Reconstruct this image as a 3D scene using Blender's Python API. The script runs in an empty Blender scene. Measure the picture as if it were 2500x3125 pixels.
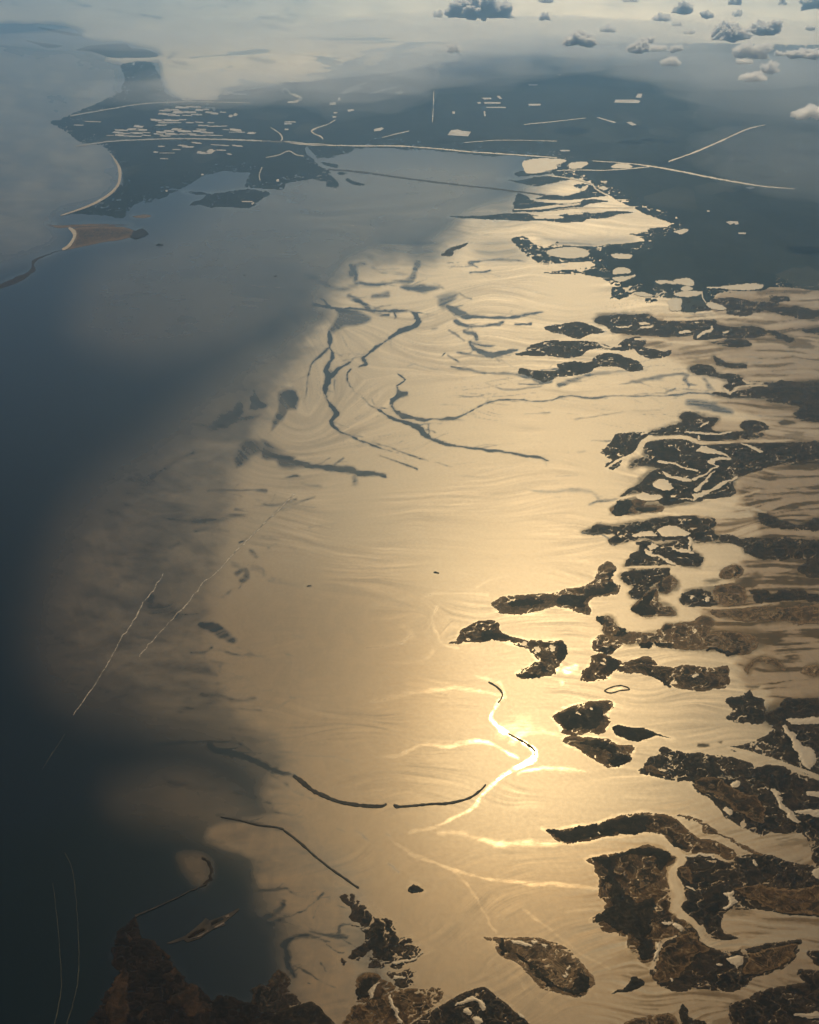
import bpy, bmesh, math, random
import numpy as np
from mathutils import Vector, Matrix, noise as mnoise
from mathutils.geometry import tessellate_polygon

# ------------------------------------------------------------------ camera, sky, sun, exposure
scene = bpy.context.scene
COL = scene.collection
H = 3500.0                               # flight height above the lagoon, metres
PITCH = math.radians(32.5)               # view tilted down
VFOV = math.radians(56.0)
cam_d = bpy.data.cameras.new('camera')
cam_d.sensor_fit = 'VERTICAL'
cam_d.angle_y = VFOV
cam_d.clip_start = 10.0
cam_d.clip_end = 500000.0
cam = bpy.data.objects.new('camera', cam_d)
COL.objects.link(cam)
cam.location = (0, 0, H)
cam.rotation_euler = (math.pi / 2 - PITCH, 0, 0)
scene.camera = cam

SUN_EL, SUN_AZ = 46.5, 10.0              # degrees; azimuth to the right of the view
world = bpy.data.worlds.new('World')
scene.world = world
world.use_nodes = True
wn = world.node_tree
sky = wn.nodes.new('ShaderNodeTexSky')
sky.sky_type = 'NISHITA'
sky.sun_disc = False
sky.sun_elevation = math.radians(SUN_EL)
sky.sun_rotation = math.radians(SUN_AZ)
sky.dust_density = 2.0
wn.links.new(sky.outputs[0], wn.nodes['Background'].inputs[0])
wn.nodes['Background'].inputs[1].default_value = 0.05

sun_d = bpy.data.lights.new('sun', 'SUN')
sun_d.energy = 4.0
sun_d.angle = math.radians(0.5)
sun_d.color = (1.0, 0.75, 0.43)
sun = bpy.data.objects.new('sun', sun_d)
COL.objects.link(sun)
_e, _a = math.radians(SUN_EL), math.radians(SUN_AZ)
SUN_DIR = Vector((math.cos(_e) * math.sin(_a), math.cos(_e) * math.cos(_a), math.sin(_e)))
sun.rotation_euler = SUN_DIR.to_track_quat('Z', 'Y').to_euler()
sun.location = SUN_DIR * 9000

scene.view_settings.view_transform = 'Standard'
scene.view_settings.look = 'None'
scene.view_settings.exposure = 0.0
scene.view_settings.gamma = 1.0
scene.cycles.max_bounces = 14
scene.cycles.diffuse_bounces = 3
scene.cycles.glossy_bounces = 3
scene.cycles.volume_bounces = 12
scene.cycles.use_denoising = True

# ------------------------------------------------------------------ survey -> map
FPX = 1562.5 / math.tan(VFOV / 2)
CP, SP = math.cos(PITCH), math.sin(PITCH)
S9 = 900 / 1725
SHEETS = {'A': (0, 0, 1000 / 1725), 'B': (800, 0, S9), 'C': (1600, 0, S9), 'D': (0, 700, S9), 'E': (800, 700, S9),
          'F': (1600, 700, S9), 'G': (0, 1400, S9), 'H': (800, 1400, S9), 'I': (1600, 1400, S9), 'J': (0, 2200, S9),
          'K': (800, 2200, S9), 'L': (1600, 2200, S9), 'P': (300, 2600, 500 / 1725), 'Q': (750, 2650, 600 / 1725), 'R': (1900, 850, 600 / 1725), 'S': (1900, 1400, 600 / 1725)}

def survey(txt):
    """'B10,20 30,40 C5,6' -> (n,2 or 3) survey coordinates; a letter picks the survey sheet."""
    out, sh = [], None
    for tok in txt.split():
        if tok[0].isalpha():
            sh = SHEETS[tok[0]]; tok = tok[1:]
        v = [float(q) for q in tok.split(',')]
        p = [sh[0] + v[0] * sh[2], sh[1] + v[1] * sh[2]]
        if len(v) > 2: p.append(v[2] * sh[2])
        out.append(p)
    return out

def ground(px, py, z=0.0):
    """survey point -> metres on the plane at height z (numpy friendly)"""
    sx = (np.asarray(px, float) - 1250.0) / FPX
    sy = (np.asarray(py, float) - 1562.5) / FPX
    dy = CP - sy * SP
    dz = -SP - sy * CP
    t = (z - H) / dz
    return sx * t, dy * t

def to_survey(x, y, z=0.0):
    d = y * CP - (z - H) * SP
    return 1250.0 + FPX * x / d, 1562.5 - FPX * (y * SP + (z - H) * CP) / d

def metres_per_unit(py, z=0.0):
    sy = (py - 1562.5) / FPX
    return (H - z) / (SP + sy * CP) / FPX

# ------------------------------------------------------------------ numpy noise
def _hash(ix, iy, seed):
    h = (ix.astype(np.int64) * 374761393 + iy.astype(np.int64) * 668265263 + seed * 974711) & 0xFFFFFFFF
    h = ((h ^ (h >> 13)) * 1274126177) & 0xFFFFFFFF
    h = h ^ (h >> 16)
    return (h & 0xFFFF) / 65535.0

def vnoise(x, y, seed=0):
    ix, iy = np.floor(x), np.floor(y)
    fx, fy = x - ix, y - iy
    fx = fx * fx * fx * (fx * (fx * 6 - 15) + 10); fy = fy * fy * fy * (fy * (fy * 6 - 15) + 10)
    a, b = _hash(ix, iy, seed), _hash(ix + 1, iy, seed)
    c, d = _hash(ix, iy + 1, seed), _hash(ix + 1, iy + 1, seed)
    return (a + (b - a) * fx) * (1 - fy) + (c + (d - c) * fx) * fy

def fbm(x, y, octs=4, seed=0, gain=0.5):
    s, amp, tot = 0.0, 1.0, 0.0
    for k in range(octs):
        s = s + amp * (vnoise(x * 2 ** k + 17.3 * k, y * 2 ** k - 9.1 * k, seed + k) - 0.5)
        tot += amp; amp *= gain
    return s / tot * 2

# ------------------------------------------------------------------ object helpers
def tag(o, label=None, cat=None, group=None, kind=None):
    if label: o['label'] = label
    if cat: o['category'] = cat
    if group: o['group'] = group
    if kind: o['kind'] = kind
    return o

def link(name, me, mat, parent=None):
    o = bpy.data.objects.new(name, me)
    COL.objects.link(o)
    if mat is not None: me.materials.append(mat)
    if parent is not None:
        o.parent = parent
        o.location = o.location - parent.location
    return o

def smooth_line(pts, closed, step=3.0):
    """Catmull-Rom through the survey points"""
    P = np.array([p[:2] for p in pts], float)
    W = np.array([(p[2] if len(p) > 2 else 0.0) for p in pts])
    n = len(P); out, ow = [], []
    for i in range(n if closed else n - 1):
        if closed:
            p0, p1, p2, p3 = P[(i - 1) % n], P[i], P[(i + 1) % n], P[(i + 2) % n]
        else:
            p0, p1, p2, p3 = P[max(i - 1, 0)], P[i], P[i + 1], P[min(i + 2, n - 1)]
        w1, w2 = W[i], W[(i + 1) % n]
        m = max(1, int(np.hypot(*(p2 - p1)) / step))
        for k in range(m):
            t = k / m
            q = 0.5 * ((2 * p1) + (-p0 + p2) * t + (2 * p0 - 5 * p1 + 4 * p2 - p3) * t * t + (-p0 + 3 * p1 - 3 * p2 + p3) * t ** 3)
            out.append(q); ow.append(w1 + (w2 - w1) * t)
    if not closed:
        out.append(P[-1]); ow.append(W[-1])
    return np.array(out), np.array(ow)

def outline(txt, rough=1.0, seed=0, step=3.0, z=0.0):
    """survey outline -> ragged shore on the map, metres, local detail added"""
    q, _ = smooth_line(survey(txt), True, step)
    x, y = ground(q[:, 0], q[:, 1], z)
    mp = metres_per_unit(q[:, 1], z)
    s = 1.0 / (mp * 16)
    dx = fbm(x * s, y * s, 4, seed, 0.6) * 7.0 * mp * rough
    dy = fbm(x * s + 51, y * s, 4, seed + 9, 0.6) * 9.0 * mp * rough
    return x + dx, y + dy

def fill_mesh(name, x, y, top, bottom=None, ox=0.0, oy=0.0):
    """flat-topped slab with a vertical bank"""
    n = len(x)
    tris = tessellate_polygon([[Vector((a, b, 0)) for a, b in zip(x, y)]])
    vs = [(a - ox, b - oy, top) for a, b in zip(x, y)]
    area = 0.5 * np.sum(x * np.roll(y, -1) - np.roll(x, -1) * y)
    fs = []
    for t in tris:
        a, b, c = t
        cr = (x[b] - x[a]) * (y[c] - y[a]) - (x[c] - x[a]) * (y[b] - y[a])
        if abs(cr) < 1e-6: continue
        fs.append((a, b, c) if cr > 0 else (a, c, b))
    if bottom is not None:
        vs += [(a - ox, b - oy, bottom) for a, b in zip(x, y)]
        for i in range(n):
            j = (i + 1) % n
            fs.append((i, i + n, j + n, j) if area > 0 else (i, j, j + n, i + n))
    me = bpy.data.meshes.new(name)
    me.from_pydata(vs, [], fs)
    me.update()
    return me

def ribbon(name, txt, z, mat, parent=None, thick=None, wob=0.0, seed=0, wscale=1.0, mi=1.4):
    q, w = smooth_line(survey(txt), False, 4.0)
    if wob:
        q = q + np.stack([fbm(q[:, 0] / 18, q[:, 1] / 18, 3, seed), fbm(q[:, 0] / 18 + 40, q[:, 1] / 18, 3, seed + 5)], 1) * wob
    w = np.maximum(w * wscale, mi)
    if wob:
        w = w * (1 + 0.6 * fbm(q[:, 0] / 10, q[:, 1] / 10 + 7, 3, seed + 3))
    t = np.gradient(q, axis=0)
    t /= np.maximum(np.hypot(t[:, 0], t[:, 1]), 1e-6)[:, None]
    nrm = np.stack([-t[:, 1], t[:, 0]], 1)
    a, b = q + nrm * w[:, None], q - nrm * w[:, None]
    ax, ay = ground(a[:, 0], a[:, 1], z); bx, by = ground(b[:, 0], b[:, 1], z)
    ox, oy = (parent.location.x, parent.location.y) if parent else (0, 0)
    n = len(q)
    vs = [(i - ox, j - oy, z) for i, j in zip(ax, ay)] + [(i - ox, j - oy, z) for i, j in zip(bx, by)]
    fs = []
    for i in range(n - 1):
        fs.append((i, i + 1, n + i + 1, n + i))
    if thick:
        vs += [(v[0], v[1], z - thick) for v in vs]
        for i in range(n - 1):
            fs.append((i, 2 * n + i, 2 * n + i + 1, i + 1))
            fs.append((n + i, n + i + 1, 3 * n + i + 1, 3 * n + i))
        fs.append((0, n, 3 * n, 2 * n)); fs.append((n - 1, 3 * n - 1, 4 * n - 1, 2 * n - 1))
    me = bpy.data.meshes.new(name); me.from_pydata(vs, [], fs)
    bm = bmesh.new(); bm.from_mesh(me); bmesh.ops.recalc_face_normals(bm, faces=bm.faces)
    if not thick:
        for f in bm.faces:
            if f.normal.z < 0: f.normal_flip()
    bm.to_mesh(me); bm.free()
    o = bpy.data.objects.new(name, me); COL.objects.link(o); me.materials.append(mat)
    if parent: o.parent = parent
    return o

# ------------------------------------------------------------------ materials
class NT:
    def __init__(s, name):
        s.m = bpy.data.materials.new(name); s.m.use_nodes = True
        s.t = s.m.node_tree; s.t.nodes.clear()
        s.out = s.t.nodes.new('ShaderNodeOutputMaterial')
    def n(s, kind, **kw):
        nd = s.t.nodes.new(kind)
        for k, v in kw.items():
            if k.startswith('i_'):
                nd.inputs[k[2:].replace('_', ' ')].default_value = v
            else: setattr(nd, k, v)
        return nd
    def l(s, a, b): s.t.links.new(a, b)
    def put(s, sock, v):
        if isinstance(v, bpy.types.NodeSocket): s.l(v, sock)
        else: sock.default_value = v
    def mix(s, fac, a, b):
        nd = s.n('ShaderNodeMix', data_type='RGBA')
        s.put(nd.inputs[0], fac)
        for k, v in ((6, a), (7, b)):
            s.put(nd.inputs[k], v if isinstance(v, bpy.types.NodeSocket) else (*v, 1.0))
        return nd.outputs[2]
    def math(s, op, a, b=0.0, c=0.0, clamp=False):
        nd = s.n('ShaderNodeMath', operation=op, use_clamp=clamp)
        for k, v in enumerate((a, b, c)): s.put(nd.inputs[k], v)
        return nd.outputs[0]
    def ramp(s, v, lo, hi, a=0.0, b=1.0):
        nd = s.n('ShaderNodeMapRange'); nd.interpolation_type = 'SMOOTHSTEP'
        s.put(nd.inputs[0], v); nd.inputs[1].default_value = lo; nd.inputs[2].default_value = hi
        nd.inputs[3].default_value = a; nd.inputs[4].default_value = b
        return nd.outputs[0]
    def noise(s, vec, scale, detail=5, rough=0.55, dist=0.0):
        nd = s.n('ShaderNodeTexNoise', noise_dimensions='2D')
        s.l(vec, nd.inputs['Vector']); nd.inputs['Scale'].default_value = scale
        nd.inputs['Detail'].default_value = detail; nd.inputs['Roughness'].default_value = rough
        nd.inputs['Distortion'].default_value = dist
        return nd.outputs['Fac']
    def pos(s, sc=(1, 1, 1), rot=0.0):
        g = s.n('ShaderNodeNewGeometry'); mp = s.n('ShaderNodeMapping')
        s.l(g.outputs['Position'], mp.inputs[0]); mp.inputs['Scale'].default_value = sc
        mp.inputs['Rotation'].default_value = (0, 0, rot)
        return mp.outputs[0]
    def principled(s, col, rough, spec=0.5, **kw):
        p = s.n('ShaderNodeBsdfPrincipled')
        s.put(p.inputs['Base Color'], col if isinstance(col, bpy.types.NodeSocket) else (*col, 1))
        s.put(p.inputs['Roughness'], rough); s.put(p.inputs['Specular IOR Level'], spec)
        for k, v in kw.items(): s.put(p.inputs[k.replace('_', ' ')], v)
        return p.outputs[0]
    def done(s, sh): s.l(sh, s.out.inputs[0]); return s.m

def shader_mix(N, fac, a, b):
    nd = N.n('ShaderNodeMixShader'); N.put(nd.inputs[0], fac); N.l(a, nd.inputs[1]); N.l(b, nd.inputs[2]); return nd.outputs[0]

def gloss(N, col, rough):
    g = N.n('ShaderNodeBsdfGlossy'); N.put(g.inputs['Color'], col if isinstance(col, bpy.types.NodeSocket) else (*col, 1))
    N.put(g.inputs['Roughness'], rough); return g.outputs[0]

def mat_water():
    N = NT('lagoon_water')
    a = N.n('ShaderNodeAttribute', attribute_name='bed'); b = N.n('ShaderNodeAttribute', attribute_name='cover')
    sa = N.n('ShaderNodeSeparateColor'); N.l(a.outputs['Color'], sa.inputs[0])
    sb = N.n('ShaderNodeSeparateColor'); N.l(b.outputs['Color'], sb.inputs[0])
    shoal, channel, mud = sa.outputs[0], sa.outputs[1], sa.outputs[2]
    weed, wet, murk = sb.outputs[0], sb.outputs[1], sb.outputs[2]
    mud = N.math('MULTIPLY', N.math('MULTIPLY', mud, N.ramp(shoal, 0.0, 0.8)), N.math('SUBTRACT', 1.0, channel), clamp=True)
    fa = N.n('ShaderNodeAttribute', attribute_name='flow'); sf = N.n('ShaderNodeSeparateColor'); N.l(fa.outputs['Color'], sf.inputs[0])
    thread, band = sf.outputs[0], sf.outputs[1]          # 0.5 = mean
    p = N.pos((1, 1, 1))
    big = N.math('MULTIPLY_ADD', N.math('SUBTRACT', band, 0.5), 1.0, N.noise(N.pos((1.0, 0.45, 1), 0.5), 0.0009, 4, 0.5, 0.8))
    fine = N.noise(N.pos((1.0, 0.6, 1), -0.3), 0.012, 6, 0.65, 0.5)
    grain = N.noise(p, 0.05, 4, 0.7)
    sand = N.mix(N.ramp(big, 0.3, 0.7), (0.060, 0.036, 0.015), (0.095, 0.060, 0.027))
    sand = N.mix(N.ramp(thread, 0.45, 0.2, 0, 0.5), sand, (0.045, 0.026, 0.010))
    sand = N.mix(N.ramp(grain, 0.45, 0.8, 0, 0.25), sand, (0.10, 0.075, 0.045))
    deep = N.mix(murk, (0.0012, 0.0035, 0.005), (0.001, 0.0035, 0.0025))
    sh = N.math('MULTIPLY', shoal, N.math('SUBTRACT', 1.0, channel), clamp=True)
    col = N.mix(sh, deep, sand)
    col = N.mix(mud, col, N.mix(N.ramp(fine, 0.3, 0.7), (0.080, 0.045, 0.018), (0.14, 0.083, 0.035)))
    col = N.mix(weed, col, N.mix(N.ramp(fine, 0.3, 0.7), (0.010, 0.009, 0.008), (0.032, 0.024, 0.016)))
    dry = N.math('MULTIPLY', sh, N.math('SUBTRACT', 1.0, N.math('MAXIMUM', weed, N.math('MULTIPLY', mud, 0.75))), clamp=True)
    rough = N.math('MULTIPLY_ADD', dry, 0.116, 0.24)
    rough = N.math('MULTIPLY_ADD', wet, -0.11, rough)
    base = N.principled(col, N.math('MULTIPLY_ADD', weed, 0.4, N.math('MULTIPLY_ADD', sh, 0.3, 0.2)), N.math('MULTIPLY_ADD', weed, -0.5, 0.5), IOR=1.33)
    fr = N.n('ShaderNodeFresnel'); fr.inputs['IOR'].default_value = 1.33
    film = N.math('MULTIPLY_ADD', dry, 1.72, 0.0)
    film = N.math('MULTIPLY', N.math('MULTIPLY_ADD', wet, 0.95, film), fr.outputs[0])
    film = N.math('MULTIPLY', film, N.math('MULTIPLY_ADD', N.math('SUBTRACT', thread, 0.5), 0.9, 1.0))
    film = N.math('MULTIPLY', film, N.math('MULTIPLY_ADD', N.math('SUBTRACT', band, 0.5), 0.85, 1.0))
    film = N.math('MULTIPLY', film, N.ramp(grain, 0.2, 0.8, 0.86, 1.14), clamp=True)
    out = shader_mix(N, film, base, gloss(N, N.mix(mud, (1.0, 0.88, 0.68), (1.0, 0.70, 0.36)), rough))
    bp = N.n('ShaderNodeBump'); bp.inputs['Strength'].default_value = 0.15; bp.inputs['Distance'].default_value = 4.0
    N.l(grain, bp.inputs['Height'])
    return N.done(out)

def mat_marsh(name, dark, mid, pale, scale=1.0, vein=0.35, fringe=0.6, wet=0.5):
    N = NT(name)
    at = N.n('ShaderNodeAttribute', attribute_name='shore'); shore = at.outputs['Fac']
    p = N.pos((1, 1, 1))
    big = N.noise(p, 0.005 * scale, 7, 0.66, 0.9)
    fine = N.noise(p, 0.028 * scale, 7, 0.74, 0.5)
    tiny = N.noise(p, 0.11 * scale, 4, 0.7)
    c = N.mix(N.ramp(big, 0.40, 0.60), dark, mid)
    c = N.mix(N.ramp(fine, 0.47, 0.70, 0, 0.7), c, pale)
    c = N.mix(N.ramp(fine, 0.50, 0.38, 0, 0.8), c, dark)
    c = N.mix(N.ramp(tiny, 0.42, 0.70, 0, 0.3), c, dark)
    # pale mud fringe, broken by noise, and a wet dark lip at the water
    fr = N.ramp(N.math('ADD', shore, N.math('MULTIPLY', N.math('SUBTRACT', fine, 0.5), 1.6)), 0.42, 0.12, 0, fringe)
    c = N.mix(fr, c, tuple(min(1, q * 1.35) for q in pale))
    c = N.mix(N.ramp(shore, 0.16, 0.02, 0, 0.85), c, tuple(q * 0.7 for q in dark))
    ridge = N.math('ABSOLUTE', N.math('SUBTRACT', N.noise(p, 0.009 * scale, 4, 0.55, 1.6), 0.5))
    v = N.math('MULTIPLY', N.ramp(ridge, 0.016, 0.003), vein)
    c = N.mix(v, c, tuple(min(1, q * 1.6) for q in pale))
    sh = N.n('ShaderNodeBsdfPrincipled')
    N.l(c, sh.inputs['Base Color']); sh.inputs['Roughness'].default_value = 0.85; sh.inputs['Specular IOR Level'].default_value = 0.05
    bp = N.n('ShaderNodeBump'); bp.inputs['Strength'].default_value = 0.6; bp.inputs['Distance'].default_value = 3.0
    N.l(N.math('ADD', fine, N.math('MULTIPLY', tiny, 0.4)), bp.inputs['Height']); N.l(bp.outputs[0], sh.inputs['Normal'])
    # standing water in the hollows takes the light like the flats do
    hollow = N.math('MAXIMUM', N.ramp(fine, 0.63, 0.72), N.math('MULTIPLY', v, 1.5))
    f2 = N.n('ShaderNodeFresnel'); f2.inputs['IOR'].default_value = 1.33
    film = N.math('MULTIPLY', N.math('MULTIPLY', hollow, wet), f2.outputs[0])
    return N.done(shader_mix(N, film, sh.outputs[0], gloss(N, (1.0, 0.88, 0.68), 0.38)))

def mat_flat(name, c1, c2, scale=0.01, rough=0.6, spec=0.4, film=0.0, frough=0.4):
    N = NT(name)
    n = N.noise(N.pos(), scale, 5, 0.6, 0.4)
    sh = N.principled(N.mix(N.ramp(n, 0.3, 0.7), c1, c2), rough, spec)
    if film:
        fr = N.n('ShaderNodeFresnel'); fr.inputs['IOR'].default_value = 1.33
        sh = shader_mix(N, N.math('MULTIPLY', fr.outputs[0], film), sh, gloss(N, (1.0, 0.88, 0.68), frough))
    return N.done(sh)

M = {}
M['water'] = mat_water()
M['marsh'] = mat_marsh('salt_marsh', (0.012, 0.0085, 0.006), (0.052, 0.030, 0.014), (0.13, 0.080, 0.038), 1.0, .4, .55, .55)
M['marsh_pale'] = mat_marsh('muddy_marsh', (0.024, 0.017, 0.011), (0.082, 0.050, 0.024), (0.165, 0.106, 0.054), 1.0, .4, .6, .6)
M['marsh_dark'] = mat_marsh('dark_marsh', (0.006, 0.0055, 0.0055), (0.021, 0.0145, 0.010), (0.052, 0.034, 0.020), 1.0, .3, .4, .3)
M['scrub'] = mat_marsh('dark_scrub', (0.006, 0.0045, 0.0035), (0.016, 0.012, 0.008), (0.045, 0.033, 0.021), 1.4, .2, .2, .3)
M['wood'] = mat_marsh('farmland', (0.006, 0.012, 0.016), (0.011, 0.018, 0.022), (0.022, 0.030, 0.032), 0.12, 0.0, .0, .0)
def mat_land():
    N = NT('plain_fields')
    vo = N.n('ShaderNodeTexVoronoi', voronoi_dimensions='2D', distance='CHEBYCHEV')
    N.l(N.pos((1.0, 0.55, 1), 0.35), vo.inputs['Vector']); vo.inputs['Scale'].default_value = 0.0019
    sp = N.n('ShaderNodeSeparateColor'); N.l(vo.outputs['Color'], sp.inputs[0])
    big = N.noise(N.pos(), 0.00025, 5, 0.6, 0.6); fine = N.noise(N.pos(), 0.003, 5, 0.7)
    c = N.mix(sp.outputs[0], (0.005, 0.011, 0.014), (0.020, 0.029, 0.030))
    c = N.mix(N.ramp(sp.outputs[1], 0.82, 0.86, 0, 0.8), c, (0.05, 0.056, 0.05))
    c = N.mix(N.ramp(big, 0.42, 0.6, 0, 0.85), c, (0.006, 0.013, 0.016))
    c = N.mix(N.ramp(fine, 0.5, 0.7, 0, 0.5), c, (0.028, 0.036, 0.036))
    return N.done(N.principled(c, 0.9, 0.05))
M['land'] = mat_land()
M['earth'] = mat_marsh('dark_earth', (0.004, 0.003, 0.0025), (0.010, 0.007, 0.005), (0.022, 0.014, 0.010), 1.0, .2, .3, .2)
M['pool'] = mat_flat('pool_water', (0.060, 0.036, 0.015), (0.095, 0.060, 0.027), 0.02, 0.5, 0.5, 1.2, 0.36)
M['sand'] = mat_flat('beach_sand', (0.34, 0.28, 0.20), (0.44, 0.37, 0.27), 0.01, 0.8, 0.3)
M['plot'] = mat_flat('pale_plot', (0.36, 0.31, 0.24), (0.52, 0.46, 0.37), 0.004, 0.5, 0.5)
M['creek'] = mat_flat('creek_water', (0.060, 0.036, 0.015), (0.095, 0.060, 0.027), 0.01, 0.5, 0.5, 1.15, 0.37)
M['bank'] = mat_flat('dark_bank', (0.014, 0.010, 0.007), (0.035, 0.026, 0.018), 0.03, 0.8, 0.2)
M['faint_foam'] = mat_flat('faint_foam', (0.012, 0.014, 0.010), (0.05, 0.05, 0.03), 0.02, 0.8, 0.2)
M['stone'] = mat_flat('pale_stone', (0.05, 0.036, 0.026), (0.13, 0.10, 0.075), 0.03, 0.8, 0.2)
M['canal'] = mat_flat('canal_water', (0.05, 0.047, 0.04), (0.085, 0.08, 0.065), 0.01, 0.5, 0.5, 0.7, 0.41)
M['foam'] = mat_flat('wake_foam', (0.10, 0.09, 0.075), (0.42, 0.37, 0.30), 0.03, 0.7, 0.3)
M['brown'] = mat_marsh('brown_earth', (0.012, 0.008, 0.005), (0.032, 0.019, 0.011), (0.050, 0.030, 0.017), 1.0, .1, .0, .1)

# ------------------------------------------------------------------ surveyed bed of the lagoon, some light and shade worked in
SHEETS['Z'] = (0, 0, 2500 / 1725)
SHOALS_AND_LIGHT = [  # outline, softness, weight
 ('Z740,560 680,640 670,690 630,735 590,790 550,850 500,940 460,1050 440,1180 420,1320 450,1450 520,1530 600,1600 580,1640 570,1680 600,1730 680,1800 720,1850 720,1890 K440,980 540,1000 640,1250 760,1500 1000,1900 L2300,1900 Z2300,330 1300,330 1180,350 1100,430 1000,455 960,490 920,520 880,545 830,530', 85, 1.0),
 ('Z700,590 640,650 600,720 540,760 450,830 350,920 250,990 160,1090 100,1240 90,1390 160,1470 300,1515 450,1550 520,1580 600,1650 800,1800 900,1000', 150, 0.5),  # half weight and wide softness put the glint's leftward fade into the bed
 ('J650,380 1000,270 1250,330 1500,500 K300,900 0,900 J1480,850 1290,740 1100,650 700,570', 90, 0.28),
 ('Q250,-40 900,150 1050,300 1000,700 1100,900 1000,1500 350,1500 420,1000 400,800 380,500 200,300', 90, 0.62),
 ('J1200,690 1290,740 1450,800 1490,900 1530,980 1640,985 1725,1010 K350,1000 640,1000 500,700 200,500 J1500,560 1250,600', 26, .62),
 ('P860,20 1080,20 1190,110 1195,220 1125,350 1000,310 880,180', 30, .3),
 ('Z330,500 450,430 650,330 800,320 1000,330 1060,360 1000,450 900,500 760,560 640,640 500,720 300,760 150,700 200,560', 90, 0.26),  # thin weight paints sky reflection and haze onto the upper lagoon
 ('A-1400,80 -1400,-600 7000,-800 7000,300 B1725,330 900,420 300,470 0,490 A1500,440 1200,470 1140,520 960,512 900,480 860,420 830,330 640,340 560,300 850,290 700,225 480,205 200,120', 14, 0.9),
 ('A-900,250 300,260 600,330 640,400 620,800 640,900 560,1040 300,1140 200,1330 -900,1450', 70, 0.42),  # sea lightened by weight, standing in for grazing sky reflection and haze
]
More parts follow.
